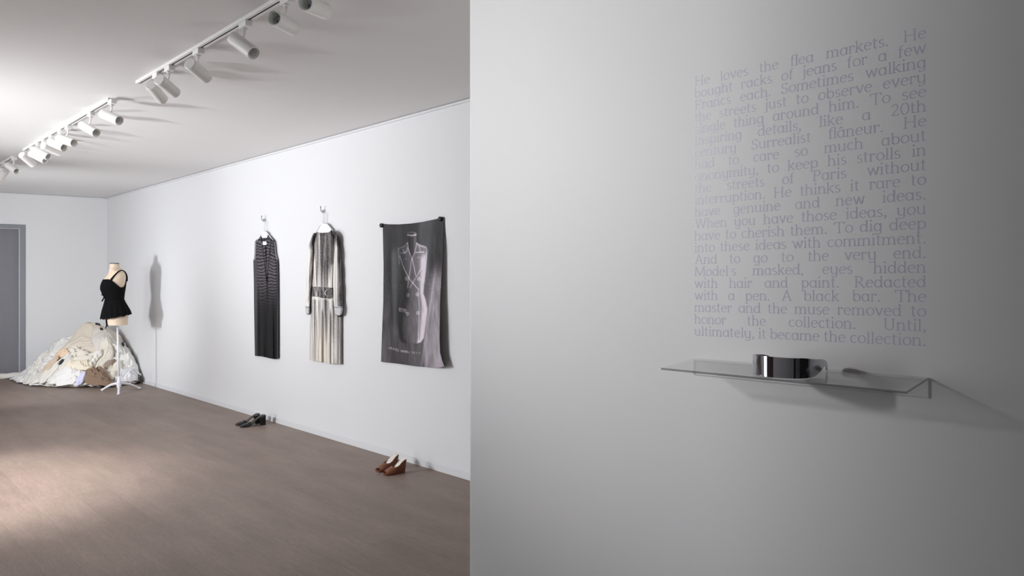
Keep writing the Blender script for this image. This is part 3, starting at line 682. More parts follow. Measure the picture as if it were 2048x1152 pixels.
T_ROWS = np.array([(527.5, 219.5, 238, .058), (532, 219.2, 238.6, .058), (535, 219, 240, .062), (537.5, 218.7, 242, .082), (540, 218.3, 244.5, .118), (543, 217.7, 247, .146), (547, 216.5, 249.8, .163), (552, 213.5, 251.4, .172), (556, 210.3, 252.2, .173), (560, 207.3, 251.8, .170), (566, 204.3, 250.9, .164), (572, 202.4, 250, .158),
                   (578, 202, 249.3, .150), (588, 206, 247.6, .136), (598, 211.3, 246.6, .125), (606, 210.5, 249, .138), (620, 210, 254.5, .165), (635, 211.5, 256, .172), (645, 213, 255.5, .170), (649.5, 214, 254.5, .166)])
def torso(y):
    return np.interp(y, T_ROWS[:, 0], T_ROWS[:, 1]), np.interp(y, T_ROWS[:, 0], T_ROWS[:, 2]), np.interp(y, T_ROWS[:, 0], T_ROWS[:, 3])
def ring_pt(xf, xb, hw, y, a, grow=0.0):
    cxm = (xf + xb) / 2; hd = (xb - xf) / 2 * KX + grow; hw = hw + grow
    ca, sa = math.cos(a), math.sin(a); e = 0.86
    return B0 + RF * ((cxm - 238) * KX - hd * math.copysign(abs(ca) ** e, ca)) + DF * (hw * math.copysign(abs(sa) ** e, sa)) + np.array([0, 0, EYE - (y - HY) * KZ])
ys = np.concatenate([np.linspace(527.5, 560, 16), np.linspace(562, 649.5, 34)]); na = 48
v = [ring_pt(*torso(y), y, 2 * math.pi * k / na) for y in ys for k in range(na)]
f = [(i * na + k, i * na + (k + 1) % na, (i + 1) * na + (k + 1) % na, (i + 1) * na + k) for i in range(len(ys) - 1) for k in range(na)]
f += [tuple(range(na)), tuple((len(ys) - 1) * na + k for k in range(na))[::-1]]
autosharp(mesh_obj('torso', v, f, M_LINEN, form), 60)
v = [ring_pt(219.2, 238.3, .0595, y, 2 * math.pi * k / na) for y in (526.4, 527.9) for k in range(na)]
f = [(k, (k + 1) % na, na + (k + 1) % na, na + k) for k in range(na)] + [tuple(range(na)), tuple(range(na, 2 * na))[::-1]]
tag(mesh_obj('neck_cap', v, f, M_PIN, form, smooth=False), 'dark neck cap')
zb = EYE - (649.5 - HY) * KZ
pole_top = B0 + RF * ((234.8 - 238) * KX) + np.array([0, 0, zb])
MB().tube([B0 + np.array([0, 0, 0.10]), (B0 + pole_top) / 2 + np.array([0, 0, 0.06]), pole_top + np.array([0, 0, 0.02])], [0.0135, 0.0125, 0.0115], 14).build('pole', M_WHITE, form)
MB().tube([B0 + np.array([0, 0, z]) for z in (0.055, 0.07, 0.12, 0.17, 0.20)], [0.020, 0.030, 0.027, 0.020, 0.014], 16).build('hub', M_WHITE, form)
for adeg in (28, 148, 254):
    a = math.radians(adeg); hd = -DV * math.cos(a) + RV * math.sin(a)
    L = 0.262
    prof = [(0.015, 0.105, .016), (0.06, 0.103, .0165), (0.12, 0.088, .016), (0.18, 0.062, .0145), (0.225, 0.038, .013), (0.255, 0.022, .012), (L, 0.013, .012)]
    lg = MB().tube([B0 + hd * s + np.array([0, 0, z]) for s, z, r in prof], [r for s, z, r in prof], 12)
    o = lg.build('leg', M_WHITE, form)
    MB().ball(B0 + hd * L + np.array([0, 0, 0.016]), 0.016, 12, sc=(1.25, 1.25, 1)).build('foot', M_WHITE, o)

top = empty('black_camisole', fpos(226, 600), 'black sleeveless top with flared hem and front ties worn by the dress form', 'top')
# bodice: the torso surface, a little larger, kept where the knit covers it
ys2 = np.linspace(539, 602, 84); nb = 140
TOPX = ([201, 203, 208, 214, 222.5, 229, 236, 243, 247.5, 249.5, 251], [566, 561, 559, 558.5, 563, 569, 574.5, 574, 568, 557, 543.5])
def side_x(y, a):
    xf, xb, hw = torso(y); ca = math.cos(a); return (xf + xb) / 2 - (xb - xf) / 2 * math.copysign(abs(ca) ** 0.86, ca)
nr_ = 60; gv = [None] * (nr_ * nb)
for k in range(nb):
    a = 2 * math.pi * k / nb; yt = next((y for y in np.arange(541.5, 600, 0.1) if y > np.interp(side_x(y, a), *TOPX)), 600)
    for i in range(nr_):
        y = yt + (602 - yt) * i / (nr_ - 1); gv[i * nb + k] = ring_pt(*torso(y), y, a, 0.007)
f = [(i * nb + k, i * nb + (k + 1) % nb, (i + 1) * nb + (k + 1) % nb, (i + 1) * nb + k) for i in range(nr_ - 1) for k in range(nb)]
o = mesh_obj('bodice', gv, f, M_BLACK, top)
md = o.modifiers.new('thick', 'SOLIDIFY'); md.thickness = 0.004; md.offset = 0
P_ROWS = [(598, 210.3, 247.6, .135), (604, 209.3, 250, .150), (612, 207.5, 254.5, .178), (620, 205.5, 259, .200), (628, 204, 262, .215), (636, 202.8, 264, .222)]
pr = np.array(P_ROWS); v = []; npk = 120; rows_n = 22
for i in range(rows_n):
    t = i / (rows_n - 1)
    for k in range(npk):
        a = 2 * math.pi * k / npk; y1 = 631.5 + 5 * math.cos(a) + 0.7 * math.sin(a * 13)
        y = 598 + (y1 - 598) * t
        xf, xb, hw = (np.interp(y, pr[:, 0], pr[:, j]) for j in (1, 2, 3))
        v.append(ring_pt(xf, xb, hw, y, a, 0.002 + 0.006 * t * math.sin(a * 17) + 0.004 * t * math.sin(a * 7 + 1)))
f = [(i * npk + k, i * npk + (k + 1) % npk, (i + 1) * npk + (k + 1) % npk, (i + 1) * npk + k) for i in range(rows_n - 1) for k in range(npk)]
o = mesh_obj('flared_hem', v, f, M_BLACK, top); md = o.modifiers.new('thick', 'SOLIDIFY'); md.thickness = 0.003; md.offset = 0
v = []
for i, dy in enumerate((-0.8, 1.0)):
    for k in range(npk):
        a = 2 * math.pi * k / npk; y = 631.5 + 5 * math.cos(a) + 0.7 * math.sin(a * 13) + dy + (0.5 * math.sin(a * 40) if i else 0)
        xf, xb, hw = (np.interp(y, pr[:, 0], pr[:, j]) for j in (1, 2, 3)); v.append(ring_pt(xf, xb, hw, y, a, 0.001 + 0.006 * math.sin(a * 17) + 0.004 * math.sin(a * 7 + 1)))
o = mesh_obj('lace_edge', v, [(k, (k + 1) % npk, npk + (k + 1) % npk, npk + k) for k in range(npk)], M_LACE, top); md = o.modifiers.new('thick', 'SOLIDIFY'); md.thickness = 0.002
tag(o, 'dark brown lace edging')
# shoulder straps, ribbon bow and dangling ties
def on_form(x, y, sd, g):
    xf, xb, hw = torso(y); c = max(-1, min(1, ((xf + xb) / 2 - x) / ((xb - xf) / 2))); a = math.acos(math.copysign(abs(c) ** (1 / 0.86), c))
    return ring_pt(xf, xb, hw, y, a * sd, g)
for sd in (-1, 1):
    pts = [on_form(x, y, sd, 0.008) for x, y in ((216, 564), (219.5, 558), (223.5, 552.5), (228, 547.5), (232.5, 543.5), (237, 541.2), (241.5, 541), (245.5, 543.5), (248.6, 548), (250.3, 554), (250.4, 562))]
    MB().tube(pts, [0.014, 0.011, 0.009, 0.008, 0.008, 0.007, 0.007, 0.008, 0.009, 0.010, 0.012], 8).build('strap', M_BLACK, top)
def tie(pts, r): return MB().tube([fpos(x, y, s) for x, y, s in pts], r, 7)
bow = tie([(210.5, 585, -.03), (206, 587.5, -.035), (203, 588.5, -.03), (202.3, 590, -.03), (205, 589, -.03), (210, 586, -.03)], 0.007).build('front_bow', M_BLACK, top)
tie([(209, 588, -.03), (207, 594, -.04), (204.5, 599, -.045), (202.5, 602, -.045)], [0.006, 0.007, 0.008, 0.009]).build('ribbon_end', M_BLACK, bow)
tie([(210, 588, -.02), (207.5, 590, -.055), (205, 592, -.06)], [0.006, 0.006, 0.007]).build('ribbon_end', M_BLACK, bow)
tie([(203.8, 567, -.02), (202, 574, -.02), (203.5, 579, -.02)], 0.011).build('front_ruffle', M_BLACK, top)
tie([(211, 634, -.04), (211.5, 642, -.05), (212, 648, -.05), (210, 656, -.05)], [0.008, 0.009, 0.008, 0.005]).build('hem_tie', M_BLACK, top)
tie([(212, 647, -.05), (214, 651, -.05), (215, 653, -.05)], [0.006, 0.005, 0.004]).build('hem_tie', M_BLACK, top)

# ------------------------------------------------------------------ heap of clothes in the corner
HR = 0.02; GX0, GY0 = 1.4, 9.9; GNX, GNY = 106, 150
hx = GX0 + HR * np.arange(GNX); hy = GY0 + HR * np.arange(GNY)
def heap(x, y):
    # rounded top in the corner; long tail along the end wall, foot well out into the room
    s = (np.array([x - E0[0], y - E0[1]]).T @ EW[:2]); o = (np.array([x - E0[0], y - E0[1]]).T @ EN[:2])
    ds, do = s - 0.10, o - 0.55
    ang = np.degrees(np.arctan2(do, ds)); d = np.hypot(ds, do)
    R = np.interp(ang, [-180, -120, -60, -10, 16, 69, 88, 114, 150, 180], [1.1, 1.2, 1.15, 0.90, 0.80, 0.92, 1.06, 1.15, 1.1, 1.1])
    ex = np.interp(ang, [-180, 0, 50, 90, 120, 180], [2.0, 1.7, 1.4, 1.3, 1.35, 2.0])
    return 0.60 * (1 - np.clip(d / R, 0, 1) ** ex)
HX, HYg = np.meshgrid(hx, hy, indexing='ij')
HF = heap(HX.ravel(), HYg.ravel()).reshape(HX.shape)
def samp(G, x, y):
    i = np.clip((x - GX0) / HR, 0, GNX - 1.001); j = np.clip((y - GY0) / HR, 0, GNY - 1.001)
    i0 = i.astype(int); j0 = j.astype(int); fi = i - i0; fj = j - j0
    return (G[i0, j0] * (1 - fi) + G[i0 + 1, j0] * fi) * (1 - fj) + (G[i0, j0 + 1] * (1 - fi) + G[i0 + 1, j0 + 1] * fi) * fj
def blur(G, n=3):
    for _ in range(n):
        P = np.pad(G, 2, mode='edge'); G = sum(P[i:i + G.shape[0], 2:-2] for i in range(5)) / 5
        P = np.pad(G, 2, mode='edge'); G = sum(P[2:-2, i:i + G.shape[1]] for i in range(5)) / 5
    return G
def inside_room(x, y, m=0.02):
    x = np.minimum(x, XA - 0.012 - m)
    o = (x - E0[0]) * EN[0] + (y - E0[1]) * EN[1]; push = np.maximum(0.014 + m - o, 0)
    return x + EN[0] * push, y + EN[1] * push
CM = {}
def cloth_mat(rgb):
    if rgb not in CM: CM[rgb] = mat('cloth_%d' % len(CM), rgb, 0.85, bump=0.25, bscale=260, sheen=0.1, vary=0.04)
    return CM[rgb]
gi = [0]
def cloth(name, cx, cy, ra, rb, rot, rgb, label, cat, group=None, wr=1.0, lift=0.010, nr=26, na_=72, irregular=0.28):
    global HF
    gi[0] += 1; sd = gi[0] * 17.3
    a = np.linspace(0, 2 * math.pi, na_, endpoint=False); rr = np.linspace(0, 1, nr)
    A, R = np.meshgrid(a, rr)
    rad = 1 + irregular * 2 * (fbm(np.cos(A) * 1.6 + sd, np.sin(A) * 1.6 + sd, 3) - 0.45)
    lx = R * rad * ra * np.cos(A); ly = R * rad * rb * np.sin(A)
    c, s = math.cos(rot), math.sin(rot)
    x = cx + c * lx - s * ly; y = cy + s * lx + c * ly
    x, y = inside_room(x, y)
    base = samp(blur(HF, 2), x, y)
    # ridged folds running mostly along the garment
    u, w_ = lx * 5 + sd, ly * 15 + sd * 0.7
    wu = u + 1.3 * (fbm(lx * 5 + sd, ly * 5, 2) - 0.5) * 4; ww = w_ + 1.6 * (fbm(ly * 4 + sd, lx * 4 + 9, 2) - 0.5) * 5
    rid = 1 - np.abs(2 * vnoise(wu * 0.8, ww) - 1); rid2 = 1 - np.abs(2 * vnoise(wu * 2.1 + 7, ww * 2.0) - 1)
    rid3 = 1 - np.abs(2 * vnoise(wu * 3.7 + 3, ww * 3.1 + 5) - 1)
    hgt = wr * (0.034 * rid ** 2 + 0.020 * rid2 ** 1.5 + 0.008 * rid3) * (1 - 0.35 * R ** 3)
    tuck = 1 - sstep(0.86, 1.0, R)
    z = base + 0.004 + lift * (0.25 + 0.75 * tuck) + hgt * (0.5 + 0.5 * tuck)
    z = np.maximum(z, 0.006)
    v = [(x[i, j], y[i, j], z[i, j]) for i in range(nr) for j in range(na_)]
    f = [(i * na_ + j, i * na_ + (j + 1) % na_, (i + 1) * na_ + (j + 1) % na_, (i + 1) * na_ + j) for i in range(nr - 1) for j in range(na_)]
    o = mesh_obj(name, v, f, cloth_mat(rgb))
    md = o.modifiers.new('thick', 'SOLIDIFY'); md.thickness = 0.004; md.offset = -1
    tag(o, label, cat, group)
    # the pile grows by this piece
    ii = np.round((x - GX0) / HR).astype(int).ravel(); jj = np.round((y - GY0) / HR).astype(int).ravel(); zz = (base + lift * tuck + 0.45 * hgt).ravel()
    ok = (ii >= 0) & (ii < GNX) & (jj >= 0) & (jj < GNY)
    np.maximum.at(HF, (ii[ok], jj[ok]), zz[ok])
    return o
def es(s, o): p = ew(s, o, 0); return p[0], p[1]
EA = math.atan2(EW[1], EW[0])
random.seed(11)
WL = 'crumpled white garment lying in the heap of pale clothes'
WG = 'crumpled white garments of the clothes heap'
x, y = es(0.16, 0.80); cloth('heaped_sheet', x, y, 0.78, 0.86, EA, (222, 216, 206), 'broad off-white cloth at the bottom of the clothes heap, under the others', 'cloth', nr=60, na_=160, irregular=0.12)
whites = [(236, 232, 224), (230, 226, 218), (238, 236, 232), (226, 222, 214), (232, 230, 232), (233, 226, 212)]
spots = []
RA = ([-10, 16, 69, 88, 114, 130], [0.98, 0.86, 0.95, 1.08, 1.17, 1.17])
for cnt, rad in ((14, 0.92), (12, 0.70), (8, 0.47), (5, 0.24)):
    for k in range(cnt):
        a = -22 + (k + 0.5 + random.uniform(-.25, .25)) / cnt * 146
        rr_ = rad * np.interp(a, *RA) + random.uniform(-0.02, 0.02)
        s_, o_ = 0.10 + rr_ * math.cos(math.radians(a)), 0.55 + rr_ * math.sin(math.radians(a))
        if o_ > 0.1: spots.append((s_, o_, a))
for s, o, a in spots:
    x, y = es(s, o)
    ra = random.uniform(0.20, 0.30); rb = random.uniform(0.13, 0.19)
    if x > XA - 0.08 or abs(s) > 0.99: continue
    cloth('crumpled_garment', x, y, ra, rb, random.uniform(0, 3.14), random.choice(whites), WL, 'garment', WG, wr=random.uniform(1.1, 1.8), lift=0.014, nr=28, na_=96, irregular=0.4)
def at_heap(px, py):
    """first meeting of the sight line with the pile"""
    v = DV + (px - CX) / F * RV + (HY - py) / F * UP
    for t in np.arange(8.6, 12.0, 0.01):
        p = OV + v * t
        if p[2] <= samp(HF, np.array([p[0]]), np.array([p[1]]))[0]: return p[0], p[1]
    p = on_floor(px, py); return p[0], p[1]
def special(name, px, py, ra, rb, rot, rgb, label, cat='garment', **k):
    x, y = at_heap(px, py); return cloth(name, x, y, ra, rb, rot, rgb, label, cat, **k)
special('beige_garment', 176, 684, 0.46, 0.30, EA + 0.25, (226, 214, 198), 'large smooth beige garment draped over the top of the clothes heap', wr=0.5, lift=0.06, nr=40, na_=110, irregular=0.18)
special('sheer_garment', 208, 684, 0.14, 0.25, EA + 0.3, (226, 219, 212), 'pale sheer garment lying beside the beige one, under the dress form', wr=0.5, lift=0.05, nr=30, irregular=0.15)
for (px, py, ra, rb, rot) in ((248, 704, .16, .12, 1.2), (262, 728, .18, .13, 0.4), (228, 724, .20, .13, 2.2), (205, 728, .20, .11, 0.9), (170, 730, .22, .12, 2.6), (138, 730, .20, .11, 2.9), (250, 748, .22, .13, 0.2),
                             (150, 750, .24, .12, 2.7), (112, 745, .20, .11, 2.5), (215, 752, .22, .11, 0.3), (88, 756, .18, .10, 2.4), (180, 764, .20, .09, 2.6), (130, 763, .20, .09, 2.4), (262, 760, .16, .08, 0.1)):
    special('crumpled_garment', px, py, ra, rb, rot, random.choice(whites), WL, 'garment', group=WG, wr=random.uniform(1.2, 1.8), lift=0.030, nr=28, na_=96, irregular=0.45)
special('peach_garment', 122, 716, 0.045, 0.13, 0.35, (238, 208, 178), 'peach coloured garment strip on the left slope of the clothes heap', wr=0.8, lift=0.045)
special('tan_garment', 101, 733, 0.10, 0.045, EA, (208, 188, 164), 'tan garment poking out on the left slope of the clothes heap', wr=0.8, lift=0.04)
special('brown_garment', 196, 765, 0.22, 0.10, -0.75, (136, 112, 93), 'brown crumpled garment at the front foot of the clothes heap', wr=1.6, lift=0.05, nr=34, na_=90)
special('taupe_garment', 219, 731, 0.075, 0.040, 0.2, (160, 142, 128), 'small taupe garment showing between white ones behind the stand pole', wr=0.9, lift=0.035)
special('lilac_garment', 161, 768, 0.060, 0.045, 0.3, (216, 214, 240), 'small pale lilac garment at the front foot of the clothes heap', wr=0.9, lift=0.05)
special('cream_garment', 160, 741, 0.17, 0.045, -0.7, (238, 227, 206), 'cream garment strip across the middle front of the clothes heap', wr=1.2, lift=0.04)
for (px, py, ra, rb, lb_) in ((123, 730, .030, .016, 'small black scrap on the left slope of the clothes heap'), (196, 652, .032, .008, 'thin black scrap lying on the very top of the clothes heap'),
                              (203, 661, .022, .011, 'dark scrap on the upper beige garment, beside the hem tie'), (246, 692, .020, .045, 'black scrap on the right slope of the clothes heap, near the wall'),
                              (282, 761, .045, .045, 'dark scrap at the right foot of the clothes heap, against the wall')):
    special('black_scrap', px, py, ra, rb, EA, (52, 48, 47), lb_, 'scrap', wr=0.4, lift=0.03, nr=10, na_=30)
# white cloth along the foot of the door
p1 = on_floor(50, 757.5); mb = MB(); pts = []
s1 = float((p1 - E0) @ EW)
v = []; f = []; n1, n2 = 60, 20
for i in range(n1):
    t = i / (n1 - 1); s = s1 + t * 1.15
    for k in range(n2):
        a = 2 * math.pi * k / n2; tp = sstep(0, 0.05, t) * 0.75 + 0.25
        r1 = 0.055 * tp * (1 + 0.18 * math.sin(s * 23 + a * 2)); r2 = 0.042 * tp * (1 + 0.10 * math.sin(s * 31 + 2 * a))
        p = ew(s, 0.10 + r1 * math.cos(a), 0.0); v.append(p + np.array([0, 0, max(0.001, 0.040 * tp + r2 * math.sin(a))]))
f = [(i * n2 + k, i * n2 + (k + 1) % n2, (i + 1) * n2 + (k + 1) % n2, (i + 1) * n2 + k) for i in range(n1 - 1) for k in range(n2)] + [tuple(range(n2)), tuple((n1 - 1) * n2 + k for k in range(n2))]
tag(mesh_obj('rolled_cloth', v, f, cloth_mat((236, 232, 224))), 'long white cloth rolled along the foot of the grey door', 'cloth')

# ------------------------------------------------------------------ shoes
def shoe_frame(toe, heel):
    d = heel - toe; L = np.linalg.norm(d); d /= L; sd = np.array([-d[1], d[0], 0])
    return L, (lambda s, w_, z: toe + d * (s * L) + sd * w_ + np.array([0, 0, z]))
def grid(nu, nv_, fn):
    v = [fn(i / (nu - 1), j / (nv_ - 1)) for i in range(nu) for j in range(nv_)]
    f = [(i * nv_ + j, i * nv_ + j + 1, (i + 1) * nv_ + j + 1, (i + 1) * nv_ + j) for i in range(nu - 1) for j in range(nv_ - 1)]
    return v, f
def shell(name, nu, nv_, fn, th, m, parent):
    v, f = grid(nu, nv_, fn); o = mesh_obj(name, v, f, m, parent)
    md = o.modifiers.new('thick', 'SOLIDIFY'); md.thickness = th; md.offset = 0
    es_ = o.modifiers.new('crisp_edges', 'EDGE_SPLIT'); es_.split_angle = math.radians(40)
    return o
M_BLEATH = mat('black_leather', (20, 19, 20), 0.28, bump=0.1, bscale=300)
M_BINS = mat('dark_insole', (58, 48, 46), 0.4)
M_TAN = mat('brown_leather', (128, 76, 48), 0.42, bump=0.1, bscale=300, vary=0.08)
M_TOESHADE = mat('toe_shade_brown', (86, 52, 36), 0.6)
M_CREAM = mat('cream_insole', (232, 224, 214), 0.5)

def black_mule(toe, heel, label, side):
    L, fr = shoe_frame(toe, heel); H = 0.085
    zs = lambda s: 0.006 + H * float(sstep(0.24, 0.92, s))
    hw = lambda s: float(np.interp(s, [0, .02, .06, .2, .35, .55, .75, .9, .97, 1], [.012, .022, .026, .037, .039, .030, .027, .029, .026, .016]))
    root = empty('heeled_mule', toe, label, 'shoe', 'pair of black heeled mules')
    shell('insole', 40, 9, lambda u, q: fr(u, hw(u) * (2 * q - 1), zs(u) + 0.004 * (2 * q - 1) ** 2), 0.006, M_BLEATH, root)
    shell('footbed', 36, 7, lambda u, q: fr(0.04 + 0.93 * u, 0.86 * hw(0.04 + 0.93 * u) * (2 * q - 1), zs(0.04 + 0.93 * u) + 0.0045), 0.002, M_BINS, root)
    def vamp(u, q):
        s = 0.005 + 0.33 * u; a = math.pi * q
        hgt = float(np.interp(u, [0, .15, .5, 1], [.006, .015, .024, .031])); ext = 1.05
        s2 = s + 0.16 * (1 - math.sin(a)) ** 1.4 * u
        return fr(s2, hw(s2) * ext * math.cos(a), zs(s2) + hgt * math.sin(a) ** 0.8)
    shell('vamp', 22, 22, vamp, 0.003, M_BLEATH, root)
    mb = MB(); v = []
    for z, k, g in ((0.0, 0.80, .82), (0.03, 0.79, .84), (0.06, 0.76, .92), (0.086, 0.70, 1.0)):
        zz = z
        for (s, sg) in ((k, -1), (k + .06, -1.02), (0.985, -0.9), (0.998, -0.5), (0.998, 0.5), (0.985, 0.9), (k + .06, 1.02), (k, 1)):
            w_ = 0.027 * g * sg; v.append(fr(s, w_, zs(s) - 0.002 if z > 0.07 else zz))
    f = [(i * 8 + j, i * 8 + (j + 1) % 8, (i + 1) * 8 + (j + 1) % 8, (i + 1) * 8 + j) for i in range(3) for j in range(8)] + [tuple(range(8)), tuple(range(24, 32))]
    bevel(mesh_obj('heel', v, f, M_BLEATH, root, smooth=False), 0.002)
    return root
black_mule(on_floor(471, 851), on_floor(519.5, 846.5), 'black heeled mule further from the camera, beside the wall', 1)
black_mule(on_floor(480.5, 855), on_floor(531, 849), 'black heeled mule nearer the camera, in front of its twin', -1)

def tan_mule(toe, heel, label):
    L, fr = shoe_frame(toe, heel); H = 0.083
    zs = lambda s: 0.014 + H * float(sstep(0.26, 0.98, s))
    hw = lambda s: float(np.interp(s, [0, .03, .1, .25, .38, .6, .8, .93, .98, 1], [.014, .024, .030, .036, .036, .028, .025, .024, .020, .010]))
    root = empty('wedge_mule', toe, label, 'shoe', 'pair of brown wedge mules')
    shell('insole', 34, 9, lambda u, q: fr(0.30 + 0.70 * u, 0.95 * hw(0.30 + 0.70 * u) * (2 * q - 1), zs(0.30 + 0.70 * u) + 0.003 * (2 * q - 1) ** 2), 0.003, M_CREAM, root)
    tag(shell('toe_shade_bed', 14, 9, lambda u, q: fr(0.31 * u, 0.95 * hw(0.31 * u) * (2 * q - 1), zs(0.31 * u) + 0.003 * (2 * q - 1) ** 2), 0.003, M_TOESHADE, root), 'toe end of the insole, shade painted in dark brown')  # insole front coloured dark for the shade inside the peep toe
    def base(u, q):
        a = 2 * math.pi * q
        return None
    # solid wedge under the foot
    n = 44; v = []
    for i in range(n):
        u = i / (n - 1); zt = zs(u) - 0.0015; w_ = hw(u)
        zb_ = 0.0 if u < 0.955 else 0.0
        sh = 0.0 if u < 0.8 else 0.065 * ((u - 0.8) / 0.2) ** 2      # the heel leans in towards the ground
        tw = 0.94 - 0.32 * u ** 3
        v += [fr(u, -w_, zt), fr(u - sh, -w_ * tw, 0.003), fr(u - sh, -w_ * tw * 0.96, 0.0), fr(u - sh, w_ * tw * 0.96, 0.0), fr(u - sh, w_ * tw, 0.003), fr(u, w_, zt)]
    f = [(i * 6 + j, i * 6 + (j + 1) % 6, (i + 1) * 6 + (j + 1) % 6, (i + 1) * 6 + j) for i in range(n - 1) for j in range(6)] + [tuple(range(6)), tuple(range((n - 1) * 6, n * 6))]
    autosharp(mesh_obj('wedge', v, f, M_TAN, root), 40)
    def vamp(u, q):
        a = math.pi * q; sd = 1 - math.sin(a)
        s = 0.08 + 0.29 * u + 0.36 * u * sd ** 1.5 - 0.07 * (1 - u) * sd
        hgt = float(np.interp(u, [0, .3, .7, 1], [.012, .023, .034, .036]))
        return fr(s, hw(s) * 1.07 * math.cos(a) * (1 - 0.0 * u), zs(s) - 0.006 + (hgt + 0.006) * math.sin(a) ** 0.75)
    shell('vamp', 24, 26, vamp, 0.003, M_TAN, root)
    # low side walls running back to the heel
    for sg in (-1, 1):
        def rail(u, q):
            s = 0.50 + 0.46 * u; return fr(s, sg * hw(s) * 1.03, zs(s) - 0.006 + (0.009 + 0.006 * (1 - u) ** 2) * q)
        shell('side_wall', 18, 5, rail, 0.002, M_TAN, root)
    return root
tan_mule(on_floor(754, 944.5), on_floor(795, 934), 'brown peep-toe wedge mule with cream insole, nearer the wall')
tan_mule(on_floor(767.5, 950.5), on_floor(812, 944), 'brown peep-toe wedge mule with cream insole, nearer the camera')

# ------------------------------------------------------------------ acrylic shelf
SB, ST = 1.1494, 1.1935; sL, sR = psz(1388.3, 735)[0], psz(1857, 770)[0]; DEP, TILT = 0.1655, 0.0719
shelf = empty('acrylic_shelf', pt((sL + sR) / 2, 0, SB), 'clear acrylic shelf on the partition wall below the lettering', 'shelf')
def slab(c, m_face, m_edge, name, fm=(0, 0, 1, 1, 1, 1)):
    # c: 8 corners, first four one broad face, last four the opposite one
    f = [(0, 1, 2, 3), (7, 6, 5, 4), (0, 4, 5, 1), (1, 5, 6, 2), (2, 6, 7, 3), (3, 7, 4, 0)]
    return mesh_obj(name, c, f, None, shelf, smooth=False, mats=[m_face, m_edge, M_ACF], fmat=list(fm))
TK = 0.005
zt_ = lambda o: ST - o * TILT
slab([pt(sL, TK, ST - TK - .001), pt(sR, TK, ST - TK - .001), pt(sR, TK, SB), pt(sL, TK, SB), pt(sL, .0006, ST - TK - .001), pt(sR, .0006, ST - TK - .001), pt(sR, .0006, SB), pt(sL, .0006, SB)], M_ACR, M_ACE, 'back_plate')
slab([pt(sL, .0006, zt_(0)), pt(sR, .0006, zt_(0)), pt(sR, DEP, zt_(DEP)), pt(sL, DEP, zt_(DEP)), pt(sL, .0006, zt_(0) - TK), pt(sR, .0006, zt_(0) - TK), pt(sR, DEP, zt_(DEP) - TK), pt(sL, DEP, zt_(DEP) - TK)], M_ACR, M_ACE, 'shelf_plate', (0, 0, 0, 1, 2, 0))

# ------------------------------------------------------------------ mirrored visor on the shelf
M_MIRROR = mat('mirror_metal', (186, 186, 192), 0.06, metal=1.0)
M_VISIN = mat('visor_inside', (22, 22, 24), 0.4)
c0 = (0.0255, 0.1595); wV, dV = 0.0715, 0.138; ph = math.radians(-88)
ax_ = np.array([-math.cos(ph), math.sin(ph)]); px_ = np.array([math.sin(ph), math.cos(ph)])
TOPK = ([0, .3, .42, .5, .62, .75, .86, .93, .97, 1], [.0480, .0462, .0430, .0405, .0375, .0340, .0290, .0240, .0190, .0110])
BOTK = ([0, .42, .5, .62, .75, .84, .89, .915, .93, 1], [.0012, .0012, .0022, .0060, .0115, .0150, .0155, .0125, .0040, .0008])
v = []; nk_ = 121; nz = 6
for k in np.linspace(-1, 1, nk_):
    ak = abs(k)
    if ak < .5: A = k * math.pi; x = wV * math.sin(A); y = wV * .75 * (1 - math.cos(A))
    else: x = wV * math.copysign(1, k); y = wV * .75 + (ak - .5) * 2 * (dV - wV * .75)
    x = x - math.copysign(0.006, k) * max(0, ak - .6) ** 1.5 * 4
    p = np.array(c0) + ax_ * y + px_ * x
    b, t = np.interp(ak, *BOTK), np.interp(ak, *TOPK)
    for j in range(nz):
        h = b + (t - b) * j / (nz - 1)
        bow_ = 0.0
        v.append(pt(p[0], p[1], ST - p[1] * TILT + h + bow_))
f = [(i * nz + j, i * nz + j + 1, (i + 1) * nz + j + 1, (i + 1) * nz + j) for i in range(nk_ - 1) for j in range(nz - 1)]
o = mesh_obj('mirrored_visor', v, f, None, mats=[M_MIRROR, M_VISIN]); md = o.modifiers.new('thick', 'SOLIDIFY'); md.thickness = 0.0016; md.offset = 0; md.material_offset = 1; md.material_offset_rim = 0
es_ = o.modifiers.new('crisp_edges', 'EDGE_SPLIT'); es_.split_angle = math.radians(35)
tag(o, 'mirrored wraparound visor glasses with hooked temples on the acrylic shelf', 'glasses')

